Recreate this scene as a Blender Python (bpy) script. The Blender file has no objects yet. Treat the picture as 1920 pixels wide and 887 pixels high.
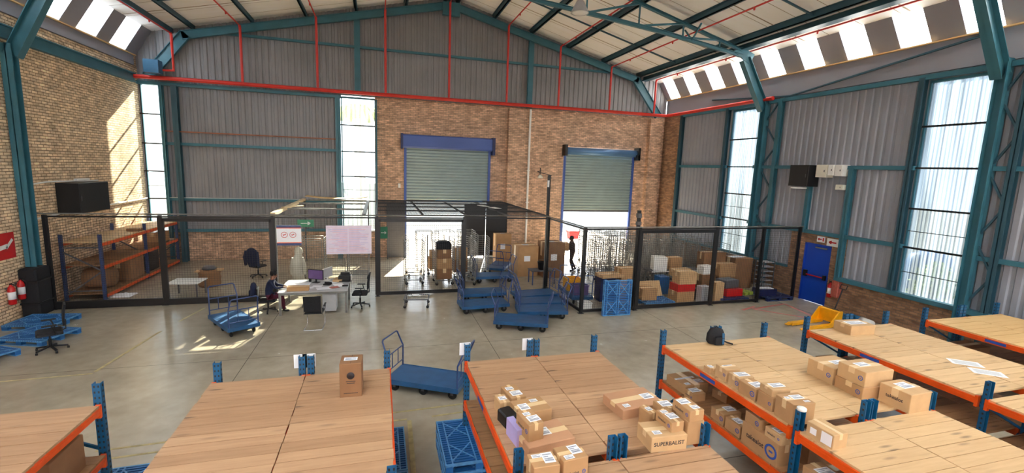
import bpy, bmesh, math, random
from mathutils import Vector, Matrix, Euler

# ------------------------------------------------------------------ camera, world, sun, exposure
random.seed(7)
SC = bpy.context.scene
COL = SC.collection
PI = math.pi
R = math.radians

cam_data = bpy.data.cameras.new('camera')
cam = bpy.data.objects.new('camera', cam_data)
COL.objects.link(cam)
SC.camera = cam
cam_data.sensor_fit = 'HORIZONTAL'
cam_data.sensor_width = 36.0
cam_data.lens = 36.0 * 863.0 / 1920.0
cam_data.clip_start = 0.05
cam_data.clip_end = 500
yaw, pitch, roll = R(16.17), R(8.38), R(2.01)
_F = Vector((math.sin(yaw)*math.cos(pitch), math.cos(yaw)*math.cos(pitch), -math.sin(pitch)))
_Rt = Vector((math.cos(yaw), -math.sin(yaw), 0))
_U = _Rt.cross(_F)
_r = math.cos(roll)*_Rt + math.sin(roll)*_U
_u = -math.sin(roll)*_Rt + math.cos(roll)*_U
cam.matrix_world = Matrix(((_r.x, _u.x, -_F.x, 0.0), (_r.y, _u.y, -_F.y, 0.0), (_r.z, _u.z, -_F.z, 4.7), (0, 0, 0, 1)))

SC.view_settings.view_transform = 'Standard'
SC.view_settings.look = 'None'
SC.view_settings.gamma = 1.0
SC.view_settings.use_curve_mapping = False
SC.view_settings.exposure = 1.25
SC.cycles.max_bounces = 10
SC.cycles.diffuse_bounces = 6
SC.cycles.glossy_bounces = 4
SC.cycles.transmission_bounces = 6
SC.cycles.transparent_max_bounces = 24
SC.cycles.caustics_reflective = False
SC.cycles.caustics_refractive = False
SC.cycles.sample_clamp_indirect = 6.0

world = bpy.data.worlds.new('sky')
SC.world = world
world.use_nodes = True
wn = world.node_tree
bg = wn.nodes['Background']
bg.inputs[0].default_value = (0.86, 0.93, 1.0, 1)
bg.inputs[1].default_value = 4.5

sun_d = bpy.data.lights.new('sun', 'SUN')
sun = bpy.data.objects.new('sun', sun_d)
COL.objects.link(sun)
sun_d.energy = 36.0
sun_d.angle = R(0.9)
sun_d.color = (1.0, 0.86, 0.66)
sun.rotation_euler = Vector((-0.28, -1.0, -0.66)).to_track_quat('-Z', 'Y').to_euler()
sun.location = (0, 40, 30)

def portal(loc, sx, sy, direction):
    l = bpy.data.lights.new('daylight_portal', 'AREA')
    l.shape = 'RECTANGLE'
    l.size = sx
    l.size_y = sy
    l.cycles.is_portal = True
    o = bpy.data.objects.new('daylight_portal', l)
    COL.objects.link(o)
    o.location = loc
    d = Vector(direction).normalized()
    # local x horizontal
    z = -d
    x = Vector((0, 0, 1)).cross(z)
    x = Vector((1, 0, 0)) if x.length < 1e-4 else x.normalized()
    y = z.cross(x)
    o.matrix_world = Matrix(((x.x, y.x, z.x, loc[0]), (x.y, y.y, z.y, loc[1]), (x.z, y.z, z.z, loc[2]), (0, 0, 0, 1)))

# hall dimensions (metres)
XL, XR, YB, YF = -9.9, 16.0, 24.0, -12.0
ZE = 8.88            # top of the upright walls
RIDGE_X, RIDGE_Z = 3.4, 12.9
CLX_R, CLZ = 15.35, 9.88   # top of the sloping clerestory, right
CLX_L, CLZ_L = -9.2, 10.02
def roof_z(x):
    if x >= RIDGE_X:
        return RIDGE_Z + (CLZ-RIDGE_Z)*(x-RIDGE_X)/(CLX_R-RIDGE_X)
    return RIDGE_Z + (CLZ_L-RIDGE_Z)*(x-RIDGE_X)/(CLX_L-RIDGE_X)

portal((CLX_R+0.55, 6.0, (ZE+CLZ)/2+0.1), 36.0, 1.3, (-0.82, 0, -0.57))
portal((CLX_L-0.6, 6.0, (ZE+CLZ_L)/2+0.1), 36.0, 1.5, (0.82, 0, -0.57))
portal((XR+0.25, 9.65, 4.4), 1.7, 6.8, (-1, 0, 0))
portal((XR+0.25, 17.75, 4.4), 1.7, 6.8, (-1, 0, 0))
portal((-9.45, YB+0.4, 4.6), 0.75, 6.4, (0, -1, 0))
portal((-0.97, YB+0.4, 4.6), 1.6, 6.4, (0, -1, 0))
portal((3.4, YB+0.6, 1.48), 4.4, 2.95, (0, -1, 0))
portal((11.92, YB+0.6, 1.24), 4.3, 2.5, (0, -1, 0))
# behind the camera: unseen dock openings and rooflights, added to brighten the racks
portal((-3.0, YF-0.3, 3.0), 6.0, 6.0, (0, 1, 0))
portal((9.0, YF-0.3, 3.0), 6.0, 6.0, (0, 1, 0))
FILL_ROOFLIGHTS = [(-4.2, -4.6), (11.2, -4.6)]   # x centre, y centre, 4.5 x 4
for rx, ry in FILL_ROOFLIGHTS:
    portal((rx, ry, roof_z(rx)+0.5), 5.0, 3.6, (0, 0, -1))

# ------------------------------------------------------------------ materials
def new_mat(name):
    m = bpy.data.materials.new(name)
    m.use_nodes = True
    return m, m.node_tree.nodes, m.node_tree.links, m.node_tree.nodes['Principled BSDF']
def srgb(r, g, b):
    f = lambda c: (c/255/12.92) if c/255 <= 0.04045 else ((c/255+0.055)/1.055)**2.4
    return (f(r), f(g), f(b), 1)
def plain(name, col, rough=0.6, metal=0.0, var=0.12, scale=6.0, spec=0.5, bump=0.0):
    """paint or plastic with a slight mottling of its own"""
    m, n, l, p = new_mat(name)
    tc = n.new('ShaderNodeTexCoord')
    no = n.new('ShaderNodeTexNoise')
    no.inputs['Scale'].default_value = scale
    no.inputs['Detail'].default_value = 3
    l.new(tc.outputs['Object'], no.inputs['Vector'])
    mr = n.new('ShaderNodeMapRange')
    mr.inputs['From Min'].default_value = 0.3
    mr.inputs['From Max'].default_value = 0.7
    mr.inputs['To Min'].default_value = 1-var
    mr.inputs['To Max'].default_value = 1+var
    l.new(no.outputs['Fac'], mr.inputs['Value'])
    mx = n.new('ShaderNodeVectorMath')
    mx.operation = 'SCALE'
    mx.inputs[0].default_value = col[:3]
    l.new(mr.outputs['Result'], mx.inputs['Scale'])
    l.new(mx.outputs['Vector'], p.inputs['Base Color'])
    p.inputs['Roughness'].default_value = rough
    p.inputs['Metallic'].default_value = metal
    p.inputs['Specular IOR Level'].default_value = spec
    if bump:
        b = n.new('ShaderNodeBump')
        b.inputs['Strength'].default_value = bump
        l.new(no.outputs['Fac'], b.inputs['Height'])
        l.new(b.outputs['Normal'], p.inputs['Normal'])
    return m

def brick_mat(name, axis, c1, c2, mortar):
    """bricks laid in world metres; axis = the horizontal axis of the wall"""
    m, n, l, p = new_mat(name)
    tc = n.new('ShaderNodeTexCoord')
    sep = n.new('ShaderNodeSeparateXYZ')
    l.new(tc.outputs['Object'], sep.inputs[0])
    com = n.new('ShaderNodeCombineXYZ')
    if axis == 'XY':
        add = n.new('ShaderNodeMath')
        l.new(sep.outputs['X'], add.inputs[0])
        l.new(sep.outputs['Y'], add.inputs[1])
        l.new(add.outputs[0], com.inputs['X'])
    else:
        l.new(sep.outputs[axis], com.inputs['X'])
    l.new(sep.outputs['Z'], com.inputs['Y'])
    br = n.new('ShaderNodeTexBrick')
    br.inputs['Scale'].default_value = 1.0
    br.inputs['Brick Width'].default_value = 0.25
    br.inputs['Row Height'].default_value = 0.088
    br.inputs['Mortar Size'].default_value = 0.011
    br.inputs['Mortar Smooth'].default_value = 0.3
    br.inputs['Bias'].default_value = -0.1
    br.inputs['Color1'].default_value = c1
    br.inputs['Color2'].default_value = c2
    br.inputs['Mortar'].default_value = mortar
    l.new(com.outputs[0], br.inputs['Vector'])
    no = n.new('ShaderNodeTexNoise')
    no.inputs['Scale'].default_value = 1.6
    no.inputs['Detail'].default_value = 5
    l.new(com.outputs[0], no.inputs['Vector'])
    no2 = n.new('ShaderNodeTexNoise')
    no2.inputs['Scale'].default_value = 9.0
    no2.inputs['Detail'].default_value = 2
    st = n.new('ShaderNodeMapping')
    st.inputs['Scale'].default_value = (0.35, 1.0, 1.0)
    l.new(com.outputs[0], st.inputs['Vector'])
    l.new(st.outputs[0], no2.inputs['Vector'])
    mr = n.new('ShaderNodeMapRange')
    mr.inputs['From Min'].default_value = 0.3
    mr.inputs['From Max'].default_value = 0.7
    mr.inputs['To Min'].default_value = 0.82
    mr.inputs['To Max'].default_value = 1.18
    l.new(no.outputs['Fac'], mr.inputs['Value'])
    mr2 = n.new('ShaderNodeMapRange')
    mr2.inputs['From Min'].default_value = 0.35
    mr2.inputs['From Max'].default_value = 0.7
    mr2.inputs['To Min'].default_value = 0.8
    mr2.inputs['To Max'].default_value = 1.35
    l.new(no2.outputs['Fac'], mr2.inputs['Value'])
    mm = n.new('ShaderNodeMath')
    mm.operation = 'MULTIPLY'
    l.new(mr.outputs[0], mm.inputs[0])
    l.new(mr2.outputs[0], mm.inputs[1])
    sc = n.new('ShaderNodeVectorMath')
    sc.operation = 'SCALE'
    l.new(br.outputs['Color'], sc.inputs[0])
    l.new(mm.outputs[0], sc.inputs['Scale'])
    l.new(sc.outputs[0], p.inputs['Base Color'])
    p.inputs['Roughness'].default_value = 0.9
    b = n.new('ShaderNodeBump')
    b.inputs['Strength'].default_value = 0.5
    b.inputs['Distance'].default_value = 0.02
    inv = n.new('ShaderNodeMath')
    inv.operation = 'SUBTRACT'
    inv.inputs[0].default_value = 1.0
    l.new(br.outputs['Fac'], inv.inputs[1])
    l.new(inv.outputs[0], b.inputs['Height'])
    l.new(b.outputs['Normal'], p.inputs['Normal'])
    return m

def floor_mat():
    m, n, l, p = new_mat('polished_concrete')
    tc = n.new('ShaderNodeTexCoord')
    n1 = n.new('ShaderNodeTexNoise')
    n1.inputs['Scale'].default_value = 0.35
    n1.inputs['Detail'].default_value = 7
    n1.inputs['Roughness'].default_value = 0.62
    l.new(tc.outputs['Object'], n1.inputs['Vector'])
    n2 = n.new('ShaderNodeTexNoise')
    n2.inputs['Scale'].default_value = 3.5
    n2.inputs['Detail'].default_value = 6
    l.new(tc.outputs['Object'], n2.inputs['Vector'])
    cr = n.new('ShaderNodeValToRGB')
    cr.color_ramp.elements[0].position = 0.30
    cr.color_ramp.elements[0].color = srgb(142, 133, 116)
    cr.color_ramp.elements[1].position = 0.72
    cr.color_ramp.elements[1].color = srgb(190, 180, 160)
    mixf = n.new('ShaderNodeMath')
    mixf.operation = 'MULTIPLY_ADD'
    mixf.inputs[1].default_value = 0.3
    l.new(n2.outputs['Fac'], mixf.inputs[0])
    sc = n.new('ShaderNodeMath')
    sc.operation = 'MULTIPLY'
    sc.inputs[1].default_value = 0.7
    l.new(n1.outputs['Fac'], sc.inputs[0])
    l.new(sc.outputs[0], mixf.inputs[2])
    l.new(mixf.outputs[0], cr.inputs['Fac'])
    # sawn joints every 5.9 m
    sep = n.new('ShaderNodeSeparateXYZ')
    l.new(tc.outputs['Object'], sep.inputs[0])
    prev = None
    for ax, off in (('X', 2.85), ('Y', 11.72)):
        a = n.new('ShaderNodeMath'); a.operation = 'SUBTRACT'; a.inputs[1].default_value = off
        l.new(sep.outputs[ax], a.inputs[0])
        b = n.new('ShaderNodeMath'); b.operation = 'PINGPONG'; b.inputs[1].default_value = 2.95
        l.new(a.outputs[0], b.inputs[0])
        c = n.new('ShaderNodeMath'); c.operation = 'LESS_THAN'; c.inputs[1].default_value = 0.008
        l.new(b.outputs[0], c.inputs[0])
        if prev is None:
            prev = c
        else:
            d = n.new('ShaderNodeMath'); d.operation = 'MAXIMUM'
            l.new(prev.outputs[0], d.inputs[0]); l.new(c.outputs[0], d.inputs[1])
            prev = d
    mx = n.new('ShaderNodeMix'); mx.data_type = 'RGBA'
    l.new(prev.outputs[0], mx.inputs['Factor'])
    l.new(cr.outputs['Color'], mx.inputs[6])
    mx.inputs[7].default_value = srgb(104, 96, 84)
    l.new(mx.outputs[2], p.inputs['Base Color'])
    rr = n.new('ShaderNodeMapRange')
    rr.inputs['To Min'].default_value = 0.20
    rr.inputs['To Max'].default_value = 0.30
    l.new(n2.outputs['Fac'], rr.inputs['Value'])
    l.new(rr.outputs[0], p.inputs['Roughness'])
    p.inputs['Specular IOR Level'].default_value = 0.6
    return m

def wood_mat(name, c_lo, c_hi, grain_axis='X', knots=True, dark=1.0):
    m, n, l, p = new_mat(name)
    tc = n.new('ShaderNodeTexCoord')
    geo = n.new('ShaderNodeNewGeometry')
    mp = n.new('ShaderNodeMapping')
    mp.inputs['Scale'].default_value = (0.7, 9, 9) if grain_axis == 'X' else (9, 0.7, 9)
    l.new(tc.outputs['Object'], mp.inputs['Vector'])
    off = n.new('ShaderNodeVectorMath'); off.operation = 'ADD'
    rs = n.new('ShaderNodeVectorMath'); rs.operation = 'SCALE'
    cmb = n.new('ShaderNodeCombineXYZ')
    for i in range(3):
        l.new(geo.outputs['Random Per Island'], cmb.inputs[i])
    l.new(cmb.outputs[0], rs.inputs[0]); rs.inputs['Scale'].default_value = 37.0
    l.new(mp.outputs[0], off.inputs[0]); l.new(rs.outputs[0], off.inputs[1])
    g = n.new('ShaderNodeTexNoise')
    g.inputs['Scale'].default_value = 2.2
    g.inputs['Detail'].default_value = 6
    g.inputs['Roughness'].default_value = 0.65
    l.new(off.outputs[0], g.inputs['Vector'])
    f = n.new('ShaderNodeMath'); f.operation = 'MULTIPLY_ADD'
    f.inputs[1].default_value = 0.30
    l.new(geo.outputs['Random Per Island'], f.inputs[0])
    s = n.new('ShaderNodeMath'); s.operation = 'MULTIPLY'; s.inputs[1].default_value = 0.75
    l.new(g.outputs['Fac'], s.inputs[0]); l.new(s.outputs[0], f.inputs[2])
    cr = n.new('ShaderNodeValToRGB')
    cr.color_ramp.elements[0].position = 0.15
    cr.color_ramp.elements[0].color = c_lo
    cr.color_ramp.elements[1].position = 0.80
    cr.color_ramp.elements[1].color = c_hi
    l.new(f.outputs[0], cr.inputs['Fac'])
    col = cr.outputs['Color']
    if knots:
        mp2 = n.new('ShaderNodeMapping')
        mp2.inputs['Scale'].default_value = (1.3, 6.0, 1) if grain_axis == 'X' else (6.0, 1.3, 1)
        l.new(tc.outputs['Object'], mp2.inputs['Vector'])
        o2 = n.new('ShaderNodeVectorMath'); o2.operation = 'ADD'
        l.new(mp2.outputs[0], o2.inputs[0]); l.new(rs.outputs[0], o2.inputs[1])
        v = n.new('ShaderNodeTexVoronoi')
        v.voronoi_dimensions = '2D'
        v.inputs['Scale'].default_value = 1.0
        l.new(o2.outputs[0], v.inputs['Vector'])
        k = n.new('ShaderNodeMapRange')
        k.inputs['From Min'].default_value = 0.05
        k.inputs['From Max'].default_value = 0.17
        k.inputs['To Min'].default_value = 0.8
        k.inputs['To Max'].default_value = 0.0
        l.new(v.outputs['Distance'], k.inputs['Value'])
        sp = n.new('ShaderNodeSeparateColor'); l.new(v.outputs['Color'], sp.inputs[0])
        pw = n.new('ShaderNodeMath'); pw.operation = 'POWER'; pw.inputs[1].default_value = 2.6
        l.new(sp.outputs[0], pw.inputs[0])
        ml = n.new('ShaderNodeMath'); ml.operation = 'MULTIPLY'
        l.new(k.outputs[0], ml.inputs[0]); l.new(pw.outputs[0], ml.inputs[1])
        mx = n.new('ShaderNodeMix'); mx.data_type = 'RGBA'
        l.new(ml.outputs[0], mx.inputs['Factor'])
        l.new(col, mx.inputs[6])
        mx.inputs[7].default_value = srgb(78, 56, 46)
        col = mx.outputs[2]
    l.new(col, p.inputs['Base Color'])
    p.inputs['Roughness'].default_value = 0.6
    return m

def roof_mat():
    """cream insulation boards with dark seams across the slope"""
    m, n, l, p = new_mat('cream_roof_lining')
    tc = n.new('ShaderNodeTexCoord')
    sep = n.new('ShaderNodeSeparateXYZ')
    l.new(tc.outputs['Object'], sep.inputs[0])
    prev = None
    for off, per, w in ((0.35, 0.6, 0.012), (0.1, 1.8, 0.03)):
        a = n.new('ShaderNodeMath'); a.operation = 'SUBTRACT'; a.inputs[1].default_value = off
        l.new(sep.outputs['Y'], a.inputs[0])
        b = n.new('ShaderNodeMath'); b.operation = 'PINGPONG'; b.inputs[1].default_value = per
        l.new(a.outputs[0], b.inputs[0])
        c = n.new('ShaderNodeMath'); c.operation = 'LESS_THAN'; c.inputs[1].default_value = w
        l.new(b.outputs[0], c.inputs[0])
        if prev is None: prev = c
        else:
            d = n.new('ShaderNodeMath'); d.operation = 'MAXIMUM'
            l.new(prev.outputs[0], d.inputs[0]); l.new(c.outputs[0], d.inputs[1]); prev = d
    no = n.new('ShaderNodeTexNoise')
    no.inputs['Scale'].default_value = 1.2
    no.inputs['Detail'].default_value = 5
    mp = n.new('ShaderNodeMapping'); mp.inputs['Scale'].default_value = (0.5, 2.5, 1)
    l.new(tc.outputs['Object'], mp.inputs[0]); l.new(mp.outputs[0], no.inputs['Vector'])
    cr = n.new('ShaderNodeValToRGB')
    cr.color_ramp.elements[0].position = 0.3
    cr.color_ramp.elements[0].color = srgb(246, 245, 240)
    cr.color_ramp.elements[1].position = 0.7
    cr.color_ramp.elements[1].color = srgb(252, 252, 252)
    l.new(no.outputs['Fac'], cr.inputs['Fac'])
    mx = n.new('ShaderNodeMix'); mx.data_type = 'RGBA'
    l.new(prev.outputs[0], mx.inputs['Factor'])
    l.new(cr.outputs['Color'], mx.inputs[6])
    mx.inputs[7].default_value = srgb(150, 134, 112)
    l.new(mx.outputs[2], p.inputs['Base Color'])
    p.inputs['Roughness'].default_value = 0.75
    return m

def pane_mat(name, frost, tint, stripes=True, axis='Y', bands=0.0):
    """translucent corrugated glazing: partly clear, partly scattering"""
    m, n, l, p = new_mat(name)
    out = n['Material Output']
    n.remove(p)
    tr = n.new('ShaderNodeBsdfTransparent'); tr.inputs[0].default_value = tint
    tl = n.new('ShaderNodeBsdfTranslucent'); tl.inputs[0].default_value = tint
    gl = n.new('ShaderNodeBsdfGlossy'); gl.inputs['Roughness'].default_value = 0.15
    mx = n.new('ShaderNodeMixShader')
    mx.inputs[0].default_value = frost
    if stripes:
        tc = n.new('ShaderNodeTexCoord')
        sep = n.new('ShaderNodeSeparateXYZ'); l.new(tc.outputs['Object'], sep.inputs[0])
        s = n.new('ShaderNodeMath'); s.operation = 'MULTIPLY'; s.inputs[1].default_value = 30.0
        l.new(sep.outputs[axis], s.inputs[0])
        sn = n.new('ShaderNodeMath'); sn.operation = 'SINE'; l.new(s.outputs[0], sn.inputs[0])
        mr = n.new('ShaderNodeMapRange')
        mr.inputs['From Min'].default_value = -1; mr.inputs['To Min'].default_value = frost*0.6
        mr.inputs['To Max'].default_value = min(1.0, frost*1.4)
        l.new(sn.outputs[0], mr.inputs['Value']); l.new(mr.outputs[0], mx.inputs[0])
    if bands:
        # grime in vertical runs down the sheet
        tc2 = n.new('ShaderNodeTexCoord'); mp = n.new('ShaderNodeMapping')
        mp.inputs['Scale'].default_value = (3.2, 3.2, 0.10)
        l.new(tc2.outputs['Object'], mp.inputs[0])
        nz = n.new('ShaderNodeTexNoise'); nz.inputs['Scale'].default_value = 1.6; nz.inputs['Detail'].default_value = 3
        l.new(mp.outputs[0], nz.inputs['Vector'])
        m3 = n.new('ShaderNodeMapRange')
        m3.inputs['From Min'].default_value = 0.35; m3.inputs['From Max'].default_value = 0.68
        m3.inputs['To Min'].default_value = 1-bands; m3.inputs['To Max'].default_value = 1+bands*2
        l.new(nz.outputs['Fac'], m3.inputs['Value'])
        vs_ = n.new('ShaderNodeVectorMath'); vs_.operation = 'SCALE'; vs_.inputs[0].default_value = tint[:3]
        l.new(m3.outputs[0], vs_.inputs['Scale'])
        l.new(vs_.outputs[0], tr.inputs[0]); l.new(vs_.outputs[0], tl.inputs[0])
    l.new(tr.outputs[0], mx.inputs[1]); l.new(tl.outputs[0], mx.inputs[2])
    m2 = n.new('ShaderNodeMixShader'); m2.inputs[0].default_value = 0.06
    l.new(mx.outputs[0], m2.inputs[1]); l.new(gl.outputs[0], m2.inputs[2])
    l.new(m2.outputs[0], out.inputs['Surface'])
    return m

def shade_mat(name, col, alpha):
    """open-weave net"""
    m, n, l, p = new_mat(name)
    out = n['Material Output']
    tr = n.new('ShaderNodeBsdfTransparent')
    mx = n.new('ShaderNodeMixShader'); mx.inputs[0].default_value = alpha
    p.inputs['Base Color'].default_value = col
    p.inputs['Roughness'].default_value = 0.8
    l.new(tr.outputs[0], mx.inputs[1]); l.new(p.outputs[0], mx.inputs[2])
    l.new(mx.outputs[0], out.inputs['Surface'])
    return m

M = {}
M['floor'] = floor_mat()
M['ground'] = plain('outside_paving', srgb(112, 110, 104), 0.9, var=0.1, scale=0.5)
M['brick_left'] = brick_mat('ochre_brick', 'Y', srgb(236, 210, 176), srgb(208, 180, 146), srgb(132, 106, 80))
M['brick_back'] = brick_mat('red_brown_brick', 'XY', srgb(214, 176, 146), srgb(174, 140, 116), srgb(146, 126, 110))
M['brick_right'] = brick_mat('brown_brick', 'XY', srgb(160, 122, 92), srgb(126, 94, 72), srgb(122, 102, 86))
M['clad'] = plain('dark_grey_cladding', srgb(134, 134, 138), 0.5, 0.0, var=0.10, scale=0.8)
M['clad_right'] = plain('haze_grey_cladding', srgb(146, 149, 158), 0.5, 0.0, var=0.08, scale=0.8)  # same cladding, lighter and bluer: glare haze painted into the colour
M['fascia'] = plain('grey_fascia', srgb(142, 143, 152), 0.6, var=0.08, scale=0.6)  # panel grey; on the clerestory slabs it paints in the glare
M['roof'] = roof_mat()
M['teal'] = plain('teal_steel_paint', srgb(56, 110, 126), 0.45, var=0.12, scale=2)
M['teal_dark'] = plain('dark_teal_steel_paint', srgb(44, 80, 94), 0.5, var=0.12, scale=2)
M['red_pipe'] = plain('red_pipe_paint', srgb(205, 48, 38), 0.4, var=0.08, scale=3)
M['orange'] = plain('orange_beam_paint', srgb(226, 84, 20), 0.4, var=0.1, scale=5)
M['rack_blue'] = plain('blue_upright_paint', srgb(10, 84, 126), 0.45, var=0.15, scale=7)
M['cart_blue'] = plain('blue_trolley_paint', srgb(30, 80, 126), 0.42, var=0.16, scale=4)
M['tube_blue'] = plain('worn_blue_tube', srgb(50, 70, 116), 0.4, var=0.2, scale=9)
M['pallet_blue'] = plain('blue_plastic', srgb(30, 96, 160), 0.45, var=0.1, scale=6)
M['pallet_light'] = plain('scuffed_blue_plastic', srgb(84, 144, 196), 0.5, var=0.2, scale=10)
M['navy'] = plain('navy_plastic', srgb(20, 34, 84), 0.5, var=0.2, scale=6)
M['plank'] = wood_mat('pine_plank', srgb(150, 112, 80), srgb(196, 158, 122))
M['plank_pale'] = wood_mat('pale_pine_plank', srgb(186, 150, 106), srgb(218, 184, 138))
M['ply'] = wood_mat('plywood_sheet', srgb(200, 160, 104), srgb(222, 184, 128), knots=False)
M['timber'] = wood_mat('pale_timber', srgb(196, 172, 132), srgb(226, 206, 168), grain_axis='Y', knots=False)
M['plank_old'] = wood_mat('worn_plank', srgb(120, 84, 54), srgb(176, 132, 90))
M['carton'] = plain('brown_cardboard', srgb(178, 138, 96), 0.8, var=0.07, scale=5)
M['carton_pale'] = plain('pale_cardboard', srgb(196, 160, 116), 0.8, var=0.07, scale=5)
M['carton_pink'] = plain('reddish_cardboard', srgb(186, 140, 106), 0.75, var=0.06, scale=4)
M['carton_dark'] = plain('dark_cardboard', srgb(136, 98, 66), 0.8, var=0.1, scale=4)
M['tape'] = plain('buff_tape', srgb(222, 192, 146), 0.3, var=0.05, scale=4)
M['paper'] = plain('white_paper', srgb(236, 238, 242), 0.6, var=0.03, scale=3)
M['paper_grey'] = plain('grey_print', srgb(150, 156, 170), 0.6, var=0.3, scale=40)
M['ink'] = plain('dark_ink', srgb(48, 40, 42), 0.7, var=0.1)
M['ink_blue'] = plain('blue_ink', srgb(46, 84, 168), 0.6, var=0.1)
M['lilac'] = plain('lilac_card', srgb(176, 166, 222), 0.6, var=0.06)
M['white'] = plain('white_plastic', srgb(232, 232, 228), 0.45, var=0.04)
M['cream_box'] = plain('cream_enamel', srgb(224, 220, 204), 0.5, var=0.04)
M['black'] = plain('black_plastic', srgb(22, 22, 25), 0.45, var=0.2)
M['black_fabric'] = plain('black_fabric', srgb(26, 26, 30), 0.9, var=0.25, scale=20, bump=0.1)
M['black_steel'] = plain('black_steel_paint', srgb(20, 19, 21), 0.45, var=0.2)
M['wire'] = plain('dark_wire', srgb(62, 60, 60), 0.5, metal=0.3, var=0.2)
M['zinc'] = plain('zinc_wire', srgb(124, 124, 120), 0.45, metal=0.3, var=0.2)
M['chrome'] = plain('chrome', srgb(200, 202, 206), 0.18, metal=1.0, var=0.05)
M['grey'] = plain('grey_laminate', srgb(172, 174, 178), 0.4, var=0.06)
M['grey_dark'] = plain('dark_grey_metal', srgb(84, 84, 88), 0.5, var=0.1)
M['slat'] = plain('grey_green_shutter', srgb(140, 156, 154), 0.4, metal=0.2, var=0.06, scale=1.5)
M['shutter_blue'] = plain('blue_shutter_hood', srgb(62, 88, 158), 0.45, var=0.08, scale=1)
M['steel_blue'] = plain('steel_blue_barrel', srgb(92, 132, 176), 0.35, metal=0.2, var=0.08, scale=1)
M['door_blue'] = plain('royal_blue_door', srgb(14, 66, 176), 0.45, var=0.06, scale=1)
M['yellow'] = plain('yellow_paint', srgb(236, 166, 14), 0.4, var=0.1)
M['line_yellow'] = plain('faded_yellow_line', srgb(176, 160, 112), 0.5, var=0.25, scale=8)
M['line_red'] = plain('faded_red_line', srgb(176, 92, 78), 0.5, var=0.25, scale=8)
M['red'] = plain('red_enamel', srgb(196, 26, 28), 0.35, var=0.08)
M['green'] = plain('green_sign', srgb(30, 120, 84), 0.5, var=0.06)
M['rust'] = plain('rust_primer', srgb(150, 96, 70), 0.7, var=0.2)
M['screen_blue'] = plain('blue_screen', srgb(60, 110, 240), 0.3)
M['purple'] = plain('purple_panel', srgb(96, 72, 122), 0.5)
M['skin'] = plain('brown_skin', srgb(110, 72, 54), 0.55, var=0.06)
M['maroon'] = plain('maroon_cloth', srgb(86, 24, 44), 0.9, var=0.2, scale=20)
M['navy_cloth'] = plain('navy_cloth', srgb(26, 34, 62), 0.9, var=0.2, scale=20)
M['brown_cloth'] = plain('dark_brown_cloth', srgb(54, 38, 36), 0.9, var=0.2, scale=20)
M['hair'] = plain('black_hair', srgb(14, 12, 14), 0.7)
M['pale_cloth'] = plain('pale_grey_cloth', srgb(168, 164, 152), 0.85, var=0.12, scale=4, bump=0.2)
M['leaf'] = plain('leaf_green', srgb(150, 170, 60), 0.7, var=0.35, scale=5)
M['render_wall'] = plain('pale_render', srgb(150, 160, 162), 0.9, var=0.06, scale=0.4)
M['pane_frost'] = pane_mat('frosted_glazing', 0.55, (0.085, 0.105, 0.12, 1), True, 'Y', 0.4)
M['pane_back'] = pane_mat('frosted_glazing_back', 0.10, (0.30, 0.335, 0.34, 1), True, 'X', 0.15)
M['pane_high'] = pane_mat('clerestory_glazing', 0.88, (0.96, 0.98, 1, 1), False)
M['duct_teal'] = plain('teal_duct', srgb(36, 96, 134), 0.45)
M['print_light'] = plain('faint_print', srgb(204, 206, 208), 0.6, var=0.1, scale=60)
M['chart'] = plain('lilac_chart_paper', srgb(224, 212, 228), 0.6, var=0.05)
M['chart_blue'] = plain('pale_violet_print', srgb(186, 176, 216), 0.6)
M['chart_red'] = plain('pale_pink_print', srgb(226, 170, 182), 0.6)
M['net'] = shade_mat('black_shade_net', srgb(30, 28, 30), 0.62)
M['rubber'] = plain('black_rubber', srgb(18, 18, 18), 0.8)

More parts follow.
